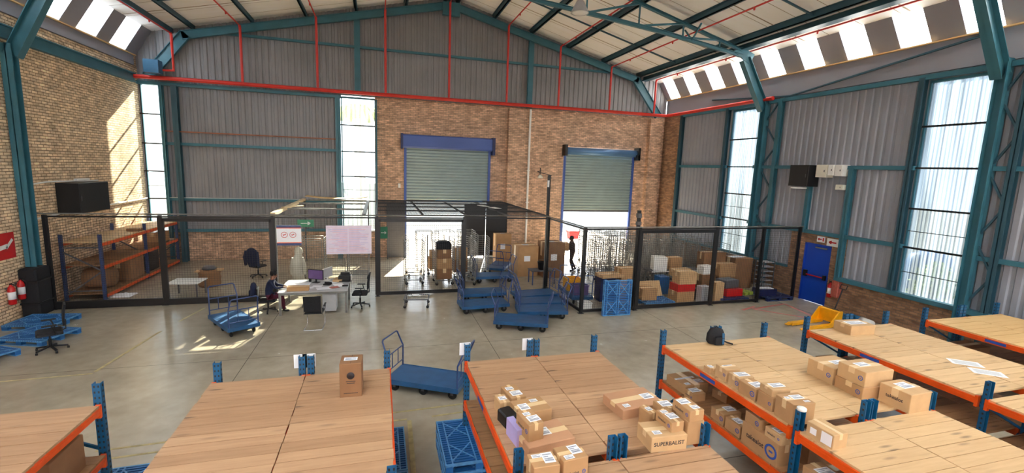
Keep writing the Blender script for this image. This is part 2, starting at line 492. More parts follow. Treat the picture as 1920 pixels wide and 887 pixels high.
# ------------------------------------------------------------------ mesh helpers
class MB:
    """collects shapes for ONE mesh object"""
    def __init__(s):
        s.v = []; s.f = []; s.m = []; s.sm = []
    def _add(s, vs, fs, mi=0, smooth=False):
        b = len(s.v)
        s.v += [tuple(v) for v in vs]
        for f in fs:
            s.f.append(tuple(b+i for i in f)); s.m.append(mi); s.sm.append(smooth)
        return s
    def box(s, x0, x1, y0, y1, z0, z1, mi=0):
        vs = [(x0,y0,z0),(x1,y0,z0),(x1,y1,z0),(x0,y1,z0),(x0,y0,z1),(x1,y0,z1),(x1,y1,z1),(x0,y1,z1)]
        return s._add(vs, [(0,3,2,1),(4,5,6,7),(0,1,5,4),(1,2,6,5),(2,3,7,6),(3,0,4,7)], mi)
    def bbox(s, x0, x1, y0, y1, z0, z1, b=0.005, mi=0):
        """box with chamfered vertical and top edges"""
        vs = []
        for z, k in ((z0, 0), (z1-b, 0), (z1, b)):
            a0, a1, c0, c1 = x0+k, x1-k, y0+k, y1-k
            vs += [(a0+b,c0,z),(a1-b,c0,z),(a1,c0+b,z),(a1,c1-b,z),(a1-b,c1,z),(a0+b,c1,z),(a0,c1-b,z),(a0,c0+b,z)]
        fs = [tuple(reversed(range(8))), tuple(range(16, 24))]
        for r in range(2):
            for i in range(8):
                j = (i+1) % 8
                fs.append((r*8+i, r*8+j, r*8+8+j, r*8+8+i))
        return s._add(vs, fs, mi)
    def bar(s, p, q, w, h=None, up=(0,0,1), mi=0):
        """rectangular bar from p to q, w sideways, h along up"""
        h = w if h is None else h
        p, q = Vector(p), Vector(q)
        d = (q-p).normalized(); up = Vector(up)
        if abs(d.dot(up)) > 0.98: up = Vector((0,1,0)) if abs(d.y) < 0.9 else Vector((1,0,0))
        sd = d.cross(up).normalized(); u2 = sd.cross(d).normalized()
        vs = []
        for c in (p, q):
            for a, b in ((-1,-1),(1,-1),(1,1),(-1,1)):
                vs.append(c + sd*(a*w/2) + u2*(b*h/2))
        return s._add(vs, [(3,2,1,0),(4,5,6,7),(0,1,5,4),(1,2,6,5),(2,3,7,6),(3,0,4,7)], mi)
    def tube(s, pts, r, n=8, mi=0, cap=True):
        """round tube through points"""
        pts = [Vector(p) for p in pts]
        rings = []
        prev_u = None
        for i, p in enumerate(pts):
            if i == 0: d = pts[1]-pts[0]
            elif i == len(pts)-1: d = pts[-1]-pts[-2]
            else: d = (pts[i+1]-pts[i]).normalized() + (pts[i]-pts[i-1]).normalized()
            d = d.normalized() if d.length > 1e-6 else Vector((0,0,1))
            ref = prev_u if prev_u is not None else (Vector((0,0,1)) if abs(d.z) < 0.9 else Vector((1,0,0)))
            sd = d.cross(ref)
            if sd.length < 1e-4: sd = d.cross(Vector((0,1,0)))
            sd.normalize(); u = sd.cross(d).normalized(); prev_u = u
            rr = r[i] if isinstance(r, (list, tuple)) else r
            rings.append([p + sd*math.cos(2*PI*k/n)*rr + u*math.sin(2*PI*k/n)*rr for k in range(n)])
        vs = [v for ring in rings for v in ring]
        fs = []
        for i in range(len(rings)-1):
            for k in range(n):
                k2 = (k+1) % n
                fs.append((i*n+k, (i+1)*n+k, (i+1)*n+k2, i*n+k2))
        s._add(vs, fs, mi, True)
        if cap:
            s._add(rings[0], [tuple(range(n))], mi)
            s._add(rings[-1], [tuple(reversed(range(n)))], mi)
        return s
    def lathe(s, prof, n=16, c=(0,0,0), mi=0, axis='Z'):
        vs = []; fs = []
        for (r, z) in prof:
            for k in range(n):
                a = 2*PI*k/n
                x, y = r*math.cos(a), r*math.sin(a)
                if axis == 'Z': vs.append((c[0]+x, c[1]+y, c[2]+z))
                elif axis == 'Y': vs.append((c[0]+x, c[1]+z, c[2]+y))
                else: vs.append((c[0]+z, c[1]+x, c[2]+y))
        m_ = len(prof)
        for i in range(m_-1):
            for k in range(n):
                k2 = (k+1) % n
                fs.append((i*n+k, i*n+k2, (i+1)*n+k2, (i+1)*n+k))
        fs.append(tuple(reversed(range(n)))); fs.append(tuple(range((m_-1)*n, m_*n)))
        return s._add(vs, fs, mi, True)
    def prism(s, poly, axis, a, b, mi=0):
        """polygon (2D) extruded along axis from a to b"""
        n = len(poly)
        def P(u, v, w):
            return {'X': (w,u,v), 'Y': (u,w,v), 'Z': (u,v,w)}[axis]
        vs = [P(u,v,a) for u,v in poly] + [P(u,v,b) for u,v in poly]
        fs = [tuple(range(n)), tuple(reversed(range(n,2*n)))]
        for i in range(n):
            j = (i+1) % n
            fs.append((i, n+i, n+j, j))
        return s._add(vs, fs, mi)
    def build(s, name, mats, parent=None, loc=None, rotz=None):
        me = bpy.data.meshes.new(name)
        me.from_pydata(s.v, [], s.f)
        mats = mats if isinstance(mats, (list, tuple)) else [mats]
        for mt in mats:
            me.materials.append(M[mt] if isinstance(mt, str) else mt)
        for i, p in enumerate(me.polygons):
            p.material_index = s.m[i]
            p.use_smooth = s.sm[i]
        bm = bmesh.new(); bm.from_mesh(me)
        bmesh.ops.recalc_face_normals(bm, faces=bm.faces)
        bm.to_mesh(me); bm.free()
        me.update()
        o = bpy.data.objects.new(name, me)
        COL.objects.link(o)
        if parent is not None: o.parent = parent
        if loc is not None: o.location = loc
        if rotz is not None: o.rotation_euler = (0, 0, rotz)
        return o

def struct(o):
    o['kind'] = 'structure'
    return o
def tag(o, label, cat, group=None):
    o['label'] = label; o['category'] = cat
    if group: o['group'] = group
    return o
def thing(name, label, cat, loc=(0,0,0), rotz=0.0, group=None):
    o = bpy.data.objects.new(name, None)
    o.empty_display_size = 0.1
    COL.objects.link(o)
    o.location = loc; o.rotation_euler = (0, 0, rotz)
    return tag(o, label, cat, group)
def dup(root, loc, rotz=None, label=None, group=None):
    r = root.copy(); COL.objects.link(r); r.location = loc
    if rotz is not None: r.rotation_euler = (0, 0, rotz)
    if label: r['label'] = label
    if group: r['group'] = group
    for ch in list(root.children):
        c = ch.copy(); COL.objects.link(c); c.parent = r
        for g in list(ch.children):
            d = g.copy(); COL.objects.link(d); d.parent = c
    return r
_text_cache = {}
def text_obj(s, size, mat, parent, loc, rot, name='printed_text', bold=0.0):
    key = (s, mat, bold)
    if key not in _text_cache:
        cu = bpy.data.curves.new('lettering', 'FONT')
        cu.body = s; cu.align_x = 'CENTER'; cu.align_y = 'CENTER'
        cu.size = 1.0; cu.extrude = 0.004; cu.offset = bold
        t = bpy.data.objects.new('lettering', cu)
        COL.objects.link(t)
        bpy.context.view_layer.update()
        dg = bpy.context.evaluated_depsgraph_get()
        me = bpy.data.meshes.new_from_object(t.evaluated_get(dg))
        me.materials.clear(); me.materials.append(M[mat])
        bpy.data.objects.remove(t)
        _text_cache[key] = me
    o = bpy.data.objects.new(name, _text_cache[key])
    COL.objects.link(o)
    o.parent = parent
    o.location = loc; o.rotation_euler = rot; o.scale = (size, size, size)
    return o

# ------------------------------------------------------------------ the shell
def top_z(x):
    if x < CLX_L: return ZE + (CLZ_L-ZE)*(x-XL)/(CLX_L-XL)
    if x > CLX_R: return ZE + (CLZ-ZE)*(XR-x)/(XR-CLX_R)
    return roof_z(x)

struct(MB().box(XL-0.3, XR+0.3, YF-0.3, YB+0.3, -0.3, 0.0).build('floor', 'floor'))
struct(MB().box(-90, 100, -80, 120, -0.6, -0.31).build('ground', 'ground'))
struct(MB().box(XL-0.3, XR+0.3, YB+0.3, YB+14, -0.3, -0.02).build('floor', 'ground'))

def corrugated(name, u0, u1, z0, z1, plane, axis, out=0.12, pitch=0.27, depth=0.04, mat='clad'):
    """profiled sheet standing at plane; u runs along X (axis 'X') or Y; z1 may be a function of u"""
    k = int(round((u1-u0)/pitch)); k = max(1, k); pt = (u1-u0)/k
    us = []
    for i in range(k):
        b = u0+i*pt
        us += [(b, 0), (b+pt*0.30, 0), (b+pt*0.42, -1), (b+pt*0.88, -1)]
    us.append((u1, 0))
    if callable(z1):
        us = sorted(us + [(v, 0) for v in (RIDGE_X, CLX_L, CLX_R) if u0 < v < u1], key=lambda t: t[0])
    zf = z1 if callable(z1) else (lambda u: z1)
    sgn = 1 if out > 0 else -1
    vs = []
    for u, d in us:
        w = plane + sgn*(depth if d == 0 else 0.0)
        for z in (z0, zf(u)):
            vs.append((u, w, z) if axis == 'X' else (w, u, z))
    for u, d in us:
        w = plane + out
        for z in (z0, zf(u)):
            vs.append((u, w, z) if axis == 'X' else (w, u, z))
    n = len(us); fs = []
    for i in range(n-1):
        a = 2*i; fs.append((a, a+2, a+3, a+1))
        a2 = 2*n+2*i; fs.append((a2, a2+1, a2+3, a2+2))
        fs.append((a, a2, a2+2, a+2)); fs.append((a+1, a+3, a2+3, a2+1))
    fs.append((0, 1, 2*n+1, 2*n)); fs.append((2*n-2, 4*n-2, 4*n-1, 2*n-1))
    mb = MB(); mb._add(vs, fs)
    return struct(mb.build(name, mat))

# left wall: full height brick, grey strip under the eaves
struct(MB().box(XL-0.25, XL, YF, YB+0.25, 0, 8.42).box(XL-0.25, XL-0.02, YF, YB+0.25, 8.42, ZE).build('wall_left', 'brick_left'))
struct(MB().box(XL-0.02, XL+0.05, YF, YB-0.3, 8.45, ZE-0.03).build('trim_1', 'fascia'))
# back wall
bk = MB()
bk.box(-10.15, -1.73, YB, YB+0.25, 0, 1.4)
bk.box(-1.73, -0.2, YB, YB+0.25, 0, 1.35)
bk.box(-0.2, 1.2, YB, YB+0.25, 0, 7.9)
bk.box(1.2, 5.6, YB, YB+0.25, 6.1, 7.9)
bk.box(5.6, 9.75, YB, YB+0.25, 0, 7.9)
bk.box(9.75, 14.1, YB, YB+0.25, 6.0, 7.9)
bk.box(14.1, XR+0.25, YB, YB+0.25, 0, 7.9)
bk.box(6.5, 7.9, YB-0.32, YB, 0, 7.8)
bk.box(14.86, 15.62, YB-0.32, YB, 0, 7.8)
bk.box(-0.2, 0.28, YB-0.10, YB, 0, 7.8)
struct(bk.build('wall_back', 'brick_back'))
corrugated('wall_back', -9.08, -1.78, 1.4, 7.9, YB, 'X')
corrugated('wall_back', XL-0.02, XR+0.02, 7.88, lambda u: top_z(u)+0.02, YB, 'X')
struct(MB().box(-9.1, -9.05, YB-0.02, YB+0.13, 1.4, 7.9).box(-9.98, -9.82, YB, YB+0.2, 1.4, 7.9).build('trim_2', 'fascia'))
# right wall
rw = MB()
rw.box(XR, XR+0.25, YF, 12.85, 0, 1.1)
rw.box(XR, XR+0.25, 13.9, 22.3, 0, 1.1)
rw.box(XR-0.012, XR+0.25, 12.3, 12.85, 1.1, 2.65)
rw.box(XR-0.012, XR+0.25, 13.9, 14.6, 1.1, 2.65)
rw.box(XR-0.012, XR+0.25, 12.85, 13.9, 2.25, 2.65)
rw.box(XR-0.05, XR+0.25, 22.3, YB+0.25, 0, 7.95)
struct(rw.build('wall_right', 'brick_right'))
for (a, b, z0, z1) in ((YF, 8.8, 1.1, ZE), (8.8, 10.42, 7.75, ZE), (10.42, 12.3, 1.1, ZE), (12.3, 14.6, 2.65, ZE),
                       (14.6, 16.93, 1.1, ZE), (16.93, 18.57, 7.75, ZE), (18.57, 22.3, 1.1, ZE), (22.3, YB, 7.95, ZE)):
    corrugated('wall_right', a, b, z0, z1, XR, 'Y', mat='clad_right')
struct(MB().box(XR-0.07, XR-0.005, YF, YB-0.4, 7.98, ZE-0.03).build('trim_3', 'fascia'))
# front wall behind the camera; its two dock openings are added for light
fw = MB()
for (a, b) in ((XL-0.25, -6.0), (0.0, 6.0), (12.0, XR+0.25)):
    fw.box(a, b, YF-0.25, YF, 0, 6.0)
fw.box(XL-0.25, XR+0.25, YF-0.25, YF, 6.0, 7.9)
struct(fw.build('wall_front', 'brick_back'))
corrugated('wall_front', XL-0.02, XR+0.02, 7.88, lambda u: top_z(u)+0.02, YF, 'X', out=-0.12)

# sloping clerestory strips with their lights
wn_count = [0]
def clerestory(side):
    if side == 'right':
        A, B, th = (XR, ZE), (CLX_R, CLZ), (0.07, 0.05)
        centres = [23.15-1.735*k for k in range(19)]; half = 0.43
    else:
        A, B, th = (XL, ZE), (CLX_L, CLZ_L), (-0.07, 0.05)
        centres = [22.55-2.03*k for k in range(16)]; half = 0.58
    def pt(t): return (A[0]+(B[0]-A[0])*t, A[1]+(B[1]-A[1])*t)
    def slab(mb, t0, t1, y0, y1, k=1.0):
        p, q = pt(t0), pt(t1)
        mb.prism([p, q, (q[0]+th[0]*k, q[1]+th[1]*k), (p[0]+th[0]*k, p[1]+th[1]*k)], 'Y', y0, y1)
    wall = MB()
    slab(wall, -0.04, 0.03, YF, YB+0.1)
    slab(wall, 0.93, 1.06, YF, YB+0.1)
    edges = [YB+0.1] + [v for c in centres for v in (c+half, c-half)] + [YF]
    for i in range(0, len(edges)-1, 2):
        if edges[i] > edges[i+1]:
            slab(wall, 0.03, 0.93, edges[i+1], edges[i])
    struct(wall.build('wall_'+side, 'fascia'))  # slabs take the paler fascia grey to imitate window glare
    for c in centres:
        if c-half < YF: continue
        wn_count[0] += 1
        g = MB(); slab(g, 0.03, 0.93, c-half, c+half, 0.25)
        struct(g.build('window_%d' % wn_count[0], 'pane_high'))
clerestory('right'); clerestory('left')
struct(MB().box(XR-0.16, XR, YF, YB-0.2, ZE-0.05, ZE-0.01).build('trim_4', 'ply'))
struct(MB().box(XL, XL+0.12, YF, YB-0.2, ZE-0.05, ZE-0.01).build('trim_5', 'ply'))

# roof, two slopes; unseen rooflights added over the rear bays as fill light
def roof_piece(x0, x1, y0, y1):
    p = [(x0, top_z(x0)), (x1, top_z(x1)), (x1, top_z(x1)+0.12), (x0, top_z(x0)+0.12)]
    if y1 > y0: rb.prism(p, 'Y', y0, y1)
rb = MB()
roof_piece(CLX_L-0.05, RIDGE_X, 3.4, YB+0.3); roof_piece(RIDGE_X, CLX_R+0.05, 3.4, YB+0.3)
for rx, xs in ((-4.2, (CLX_L-0.05, RIDGE_X)), (11.2, (RIDGE_X, CLX_R+0.05))):
    roof_piece(xs[0], rx-2.5, YF-0.3, 3.4); roof_piece(rx+2.5, xs[1], YF-0.3, 3.4)
    roof_piece(rx-2.5, rx+2.5, YF-0.3, -6.4); roof_piece(rx-2.5, rx+2.5, -2.8, -0.6); roof_piece(rx-2.5, rx+2.5, 3.0, 3.4)
struct(rb.build('ceiling', 'roof'))
for rx, ry in FILL_ROOFLIGHTS:  # added panes out of view, letting extra daylight onto the near racks
    wn_count[0] += 1
    g = MB(); x0, x1 = rx-2.5, rx+2.5
    g.prism([(x0, top_z(x0)+0.04), (x1, top_z(x1)+0.04), (x1, top_z(x1)+0.06), (x0, top_z(x0)+0.06)], 'Y', ry-1.8, ry+1.8)
    struct(g.build('window_%d' % wn_count[0], 'pane_high'))

# tall windows
def tall_window(axis, u0, u1, plane, z0, z1, mat, bars, thin):
    wn_count[0] += 1
    w = bpy.data.objects.new('window_%d' % wn_count[0], None); COL.objects.link(w); struct(w)
    def bx(mb, a, b, d0, d1, c, d, mi=0):
        if axis == 'X': mb.box(a, b, plane+d0, plane+d1, c, d, mi)
        else: mb.box(plane+d0, plane+d1, a, b, c, d, mi)
    g = MB(); k = int((u1-u0)/0.1); pitch = (u1-u0)/k      # ribbed sheet
    prof = []
    for i in range(k):
        prof += [(u0+i*pitch, 0.07), (u0+(i+0.5)*pitch, 0.085)]
    prof.append((u1, 0.07))
    vs = []
    for u, d in prof:
        for z in (z0, z1):
            vs.append((u, plane+d, z) if axis == 'X' else (plane+d, u, z))
    for u, d in prof:
        for z in (z0, z1):
            vs.append((u, plane+d+0.006, z) if axis == 'X' else (plane+d+0.006, u, z))
    n = len(prof)
    g._add(vs, [(2*i, 2*i+2, 2*i+3, 2*i+1) for i in range(n-1)])
    g.build('pane', mat, w)
    f = MB()
    for z in bars: bx(f, u0-0.12, u1+0.05, -0.05, 0.03, z-0.028, z+0.028)
    for z in thin: bx(f, u0-0.02, u1+0.02, 0.0, 0.03, z-0.010, z+0.010)
    f.build('glazing_bar', 'black_steel', w)
    e = MB()
    bx(e, u0-0.05, u0, 0, 0.12, z0, z1); bx(e, u1, u1+0.05, 0, 0.12, z0, z1); bx(e, u0-0.05, u1+0.05, 0, 0.12, z1-0.03, z1+0.05)
    e.build('window_frame', 'teal', w)
    s_ = MB(); bx(s_, u0-0.05, u1+0.05, -0.04, 0.2, z0-0.05, z0+0.01)
    s_.build('window_sill', 'white', w)
BARS, THIN = (6.5, 5.25, 4.05, 2.85), (3.4, 2.1)
tall_window('Y', 8.85, 10.4, XR, 1.12, 7.72, 'pane_frost', (6.4, 5.15, 3.9, 2.68), (3.2, 1.9))
tall_window('Y', 16.97, 18.53, XR, 1.12, 7.72, 'pane_frost', (6.4, 5.15, 3.9, 2.75), (3.3, 2.0))
tall_window('X', -9.8, -9.13, YB, 1.42, 7.75, 'pane_back', BARS, THIN)
tall_window('X', -1.71, -0.22, YB, 1.38, 7.78, 'pane_back', BARS, (3.4,))

# fire door in the right wall, two roller shutters in the back wall
d = bpy.data.objects.new('door_1', None); COL.objects.link(d); struct(d)
MB().box(XR+0.02, XR+0.07, 12.88, 13.87, 0.01, 2.22).build('door_leaf', 'door_blue', d)
MB().box(XR-0.02, XR+0.1, 12.82, 12.88, 0, 2.27).box(XR-0.02, XR+0.1, 13.87, 13.93, 0, 2.27).box(XR-0.02, XR+0.1, 12.82, 13.93, 2.22, 2.27).build('door_frame', 'door_blue', d)
MB().box(XR-0.06, XR-0.02, 12.95, 13.8, 1.02, 1.06).build('push_bar', 'red', d)
MB().box(XR-0.07, XR+0.02, 12.9, 13.0, 0.96, 1.14).box(XR-0.07, XR+0.02, 13.7, 13.82, 0.96, 1.2).build('latch_case', 'black', d)
MB().bar((XR-0.03, 13.45, 2.14), (XR-0.03, 12.98, 2.14), 0.04, 0.05).build('door_closer', 'zinc', d)

def slats(x0, x1, y, z0, z1, pitch=0.15):
    mb = MB(); z = z0
    while z < z1-0.01:
        t = min(z+pitch, z1)
        mb.prism([(y, z), (y-0.035, z+pitch*0.25), (y-0.035, z+pitch*0.6), (y, z+pitch*0.86), (y+0.02, z+pitch*0.86), (y+0.02, z)], 'X', x0, x1)
        mb.box(x0, x1, y-0.001, y+0.02, z+pitch*0.86, t)
        z += pitch
    return mb
d = bpy.data.objects.new('door_2', None); COL.objects.link(d); struct(d)
slats(1.28, 5.55, YB+0.02, 2.95, 5.75).build('slat_curtain', 'slat', d)
MB().prism([(YB-0.34, 5.62), (YB-0.34, 6.14), (YB-0.28, 6.2), (YB, 6.2), (YB, 5.55), (YB-0.26, 5.55)], 'X', 1.1, 5.66).build('hood', 'shutter_blue', d)
MB().box(1.18, 1.3, YB-0.07, YB+0.05, 0, 5.6).box(5.5, 5.62, YB-0.07, YB+0.05, 0, 5.6).build('guide_rail', 'shutter_blue', d)
MB().box(1.28, 5.55, YB, YB+0.06, 2.86, 2.95).build('bottom_rail', 'grey_dark', d)
MB().box(1.02, 1.12, YB-0.36, YB, 5.5, 6.24).box(5.64, 5.78, YB-0.4, YB, 5.35, 6.24).build('end_plate', 'navy', d)
d = bpy.data.objects.new('door_3', None); COL.objects.link(d); struct(d)
slats(9.85, 14.05, YB+0.02, 2.52, 5.6).build('slat_curtain', 'slat', d)
MB().lathe([(0.2, 0), (0.2, 4.3)], 14, (9.8, YB-0.2, 5.78), axis='X').build('barrel', 'steel_blue', d)
MB().box(9.76, 9.88, YB-0.07, YB+0.05, 0, 5.6).box(14.0, 14.12, YB-0.07, YB+0.05, 0, 5.6).build('guide_rail', 'shutter_blue', d)
MB().box(9.85, 14.05, YB, YB+0.06, 2.42, 2.52).build('bottom_rail', 'grey_dark', d)
MB().box(9.66, 9.8, YB-0.46, YB, 5.5, 6.1).box(14.1, 14.24, YB-0.5, YB, 5.4, 6.1).box(14.02, 14.2, YB-0.5, YB-0.36, 5.5, 5.7).build('end_plate', 'black_steel', d)

# ------------------------------------------------------------------ steelwork
trim_n = [5]
def trim(mb, mat):
    trim_n[0] += 1
    return struct(mb.build('trim_%d' % trim_n[0], mat))
# purlins
PUR = [-7.65, -5.35, -3.15, -1.0, 1.24, 3.1, 3.7, 5.58, 7.56, 9.64, 11.72, 13.91]
for px in PUR:
    z = roof_z(px)
    mb = MB().box(px-0.035, px+0.035, YF, YB, z-0.26, z-0.03).box(px-0.035, px+0.09, YF, YB, z-0.26, z-0.235).box(px-0.09, px+0.035, YF, YB, z-0.055, z-0.03)
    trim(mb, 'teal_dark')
# eaves gutters and eaves beams
trim(MB().box(14.35, 14.5, YF, YB, 9.86, 10.06).box(14.25, 14.6, YF, YB, 9.84, 9.88), 'teal_dark')
trim(MB().box(-8.6, -8.45, YF, YB, 9.92, 10.12), 'teal_dark')
trim(MB().box(XL, XL+0.16, YF, YB-0.45, 7.72, 7.77).box(XL+0.06, XL+0.1, YF, YB-0.45, 7.77, 8.06).box(XL, XL+0.16, YF, YB-0.45, 8.06, 8.1), 'teal')
# sag rods between purlins, mid bay
for y in (20.4, 12.9):
    for a, b in zip(PUR[:-1], PUR[1:]):
        if b-a > 1: trim(MB().bar((a, y, roof_z(a)-0.16), (b, y, roof_z(b)-0.16), 0.05, 0.06), 'teal_dark')

def hbeam(mb, p, q, w, h, up=(0,0,1), t=0.02):
    """I section: two flanges and a web; h is along up"""
    p, q = Vector(p), Vector(q); d = (q-p).normalized(); up = Vector(up)
    s = d.cross(up).normalized(); u = s.cross(d).normalized()
    for k in (-1, 1):
        mb.bar(p+u*(k*(h/2-t/2)), q+u*(k*(h/2-t/2)), w, t, up)
    mb.bar(p, q, t, h, up)
    return mb
# portal frame against the back wall
fr = thing('end_frame', 'teal steel gable frame against the back wall, rafters rising to the ridge', 'steel frame', (RIDGE_X, 23.7, 0))
def L(p, o): return (p[0]-o[0], p[1]-o[1], p[2]-o[2])
O_ = (RIDGE_X, 23.7, 0)
def rp(x, dz, y=23.7): return (x, y, roof_z(x)+dz)
hbeam(MB(), L(rp(-8.05, -0.46), O_), L(rp(RIDGE_X, -0.46), O_), 0.16, 0.34).build('rafter', 'teal', fr)
hbeam(MB(), L(rp(RIDGE_X, -0.46), O_), L(rp(13.9, -0.46), O_), 0.16, 0.34).build('rafter', 'teal', fr)
hbeam(MB(), L((13.7, 23.7, 9.86), O_), L((15.3, 23.7, 7.95), O_), 0.16, 0.42, (1, 0, 0)).build('haunch', 'teal', fr)
hbeam(MB(), L((-7.9, 23.7, 9.9), O_), L((-9.4, 23.7, 8.0), O_), 0.16, 0.42, (1, 0, 0)).build('haunch', 'teal', fr)
MB().box(-0.42, 0.42, -0.1, 0.1, 11.95, 12.55).build('ridge_plate', 'teal', fr)
for cx in (-0.97, 7.58):
    o = thing('gable_post', 'teal gable post above the centre window' if cx < 0 else 'teal gable post above the brick pier between the shutters', 'steel post', (cx, 23.78, 7.9))
    hbeam(MB(), (0, 0, 0), (0, 0, roof_z(cx)-0.6-7.9), 0.26, 0.2, (0, 1, 0)).build('post', 'teal', o)
    MB().box(-0.16, 0.16, -0.02, 0.12, 0, 0.02).build('base_plate', 'teal', o)
# gable girt
trim(MB().box(-6.6, 12.9, YB-0.14, YB, 10.06, 10.16), 'teal')
# girts of the grey panel, left half of the back wall
trim(MB().box(-9.95, -1.73, YB-0.16, YB, 7.72, 7.86), 'teal')
for z in (5.27, 2.83, 1.42):
    trim(MB().box(-9.1, -1.78, YB-0.15, YB, z-0.06, z+0.06), 'teal')
trim(MB().box(-9.1, -1.78, YB-0.15, YB-0.02, 2.892, 2.905), 'white')
trim(MB().box(-9.1, -1.78, YB-0.08, YB, 5.78, 5.83), 'rust')
for cx, w in ((-8.5, 0.22), (-1.88, 0.22), (-9.0, 0.12), (-0.14, 0.08)):
    mb = MB(); hbeam(mb, (cx, YB-0.17, 0 if cx < -1 else 1.4), (cx, YB-0.17, 7.75), w, 0.24, (0, 1, 0))
    trim(mb, 'teal_dark' if cx == -8.5 else 'teal')
trim(MB().box(-9.25, -8.72, 23.0, 23.42, 8.1, 8.62), 'duct_teal')
# right wall girts and posts
def girt_r(y0, y1, z, h=0.12, d=0.14, mat='teal'):
    trim(MB().box(XR-d, XR, y0, y1, z-h/2, z+h/2), mat)
girt_r(YF, 22.3, 7.86, 0.14, 0.16)
for (a, b) in ((YF, 8.8), (10.45, 13.1), (14.9, 16.9), (18.6, 22.3)):
    girt_r(a, b, 5.15, 0.13)
for (a, b) in ((YF, 8.8), (10.45, 16.9), (18.6, 22.3)):
    girt_r(a, b, 2.7, 0.13)
girt_r(YF, 12.3, 1.17, 0.14, 0.2); girt_r(14.6, 22.3, 1.17, 0.1, 0.1)
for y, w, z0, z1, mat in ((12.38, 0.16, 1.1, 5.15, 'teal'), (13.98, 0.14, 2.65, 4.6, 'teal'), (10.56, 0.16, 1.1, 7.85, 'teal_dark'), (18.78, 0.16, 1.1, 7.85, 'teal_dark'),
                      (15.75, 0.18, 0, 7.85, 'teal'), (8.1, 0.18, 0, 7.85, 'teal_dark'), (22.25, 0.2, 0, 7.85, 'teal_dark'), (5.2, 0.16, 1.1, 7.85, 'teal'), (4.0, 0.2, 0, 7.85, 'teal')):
    mb = MB(); hbeam(mb, (XR-0.1, y, z0), (XR-0.1, y, z1), w, 0.18, (1, 0, 0)); trim(mb, mat)
# lacing between the paired posts
for (ya, yb) in ((15.75, 16.5), (8.1, 8.62)):
    mb = MB(); z = 1.3; k = 0
    while z < 7.2:
        mb.bar((XR-0.12, ya if k % 2 else yb, z), (XR-0.12, yb if k % 2 else ya, z+0.95), 0.05, 0.05, (1, 0, 0)); z += 0.95; k += 1
    trim(mb, 'teal_dark')
# high diagonal bracing on the grey strip
trim(MB().bar((XR-0.1, 15.6, 7.95), (XR-0.1, 8.9, 8.8), 0.05, 0.07, (1, 0, 0)), 'teal_dark')
trim(MB().bar((XR-0.1, 14.5, 7.9), (XR-0.1, 20.0, 8.4), 0.05, 0.05, (1, 0, 0)), 'teal_dark')

def portal_frame(y, label, guard=False):
    t = thing('portal_frame', label, 'steel frame', (RIDGE_X, y, 0))
    o = (RIDGE_X, y, 0)
    def P(x, z): return (x-RIDGE_X, 0, z)
    # columns
    hbeam(MB(), P(-9.74, 0.0), P(-9.74, 7.6), 0.26, 0.26, (0, 1, 0)).build('column', 'teal', t)
    hbeam(MB(), P(15.83, 0.0), P(15.83, 8.0), 0.26, 0.24, (0, 1, 0)).build('column', 'teal', t)
    # haunches
    hbeam(MB(), P(-9.66, 7.3), P(-8.5, 9.62), 0.26, 0.34, (1, 0, 0)).build('haunch', 'teal', t)
    hbeam(MB(), P(15.72, 7.55), P(14.5, 9.5), 0.26, 0.40, (1, 0, 0)).build('haunch', 'teal', t)
    MB().prism([(13.9-RIDGE_X, 9.75), (14.75-RIDGE_X, 9.3), (14.95-RIDGE_X, 9.72), (14.3-RIDGE_X, 9.95)], 'Y', -0.03, 0.03).build('knee_plate', 'teal', t)
    MB().prism([(-8.0-RIDGE_X, 9.75), (-8.75-RIDGE_X, 9.25), (-8.95-RIDGE_X, 9.72), (-8.4-RIDGE_X, 10.0)], 'Y', -0.03, 0.03).build('knee_plate', 'teal', t)
    # lattice rafters
    for sgn, kx in ((1, 14.3), (-1, -8.4)):
        span = abs(kx-RIDGE_X)
        up = lambda s: P(RIDGE_X+sgn*s*span, roof_z(RIDGE_X+sgn*s*span)-0.32)
        lowz = lambda s: 9.62 + 1.18*(1-s)**0.8 if s < 1 else 9.62
        lo = lambda s: P(RIDGE_X+sgn*s*span, lowz(s))
        hbeam(MB(), up(0), up(1), 0.12, 0.12).build('top_chord', 'teal', t)
        mb = MB()
        for a, b in ((0, 0.42), (0.42, 0.66), (0.66, 1.0)):
            hbeam(mb, lo(a), lo(b), 0.12, 0.14)
        mb.build('bottom_chord', 'teal', t)
        nodes = [0.0, 0.14, 0.36, 0.56, 0.74, 0.9]
        for i in range(len(nodes)-1):
            MB().bar(lo(nodes[i]), up(nodes[i+1]) if i % 1 == 0 else up(nodes[i]), 0.07, 0.07).build('web_member', 'teal', t)
            MB().bar(lo(nodes[i+1]), up(nodes[i+1]), 0.05, 0.05).build('web_member', 'teal', t)
    # short struts from the bottom chord to the purlin
    for s in (0.78,):
        x = RIDGE_X+s*10.9
        for dy in (-0.5, 0.5):
            MB().bar((x-RIDGE_X, 0, 9.62+1.18*(1-s)**0.8), (x-RIDGE_X, dy, roof_z(x)-0.28), 0.05, 0.05).build('brace', 'teal', t)
    return t
portal_frame(16.5, 'teal steel roof truss with columns, crossing the hall in front of the mesh pens')
portal_frame(8.62, 'teal steel roof truss with columns, nearest to the camera')

g = thing('column_guard', 'black padded guard around the foot of the teal column at left', 'column guard', (-9.7, 16.35, 0))
MB().bbox(-0.19, 0.24, -0.3, 0.32, 0, 1.4, 0.04).build('pad', 'black_fabric', g)
for z in (0.35, 1.0): MB().box(-0.2, 0.25, -0.31, 0.33, z, z+0.05).build('strap', 'black', g)

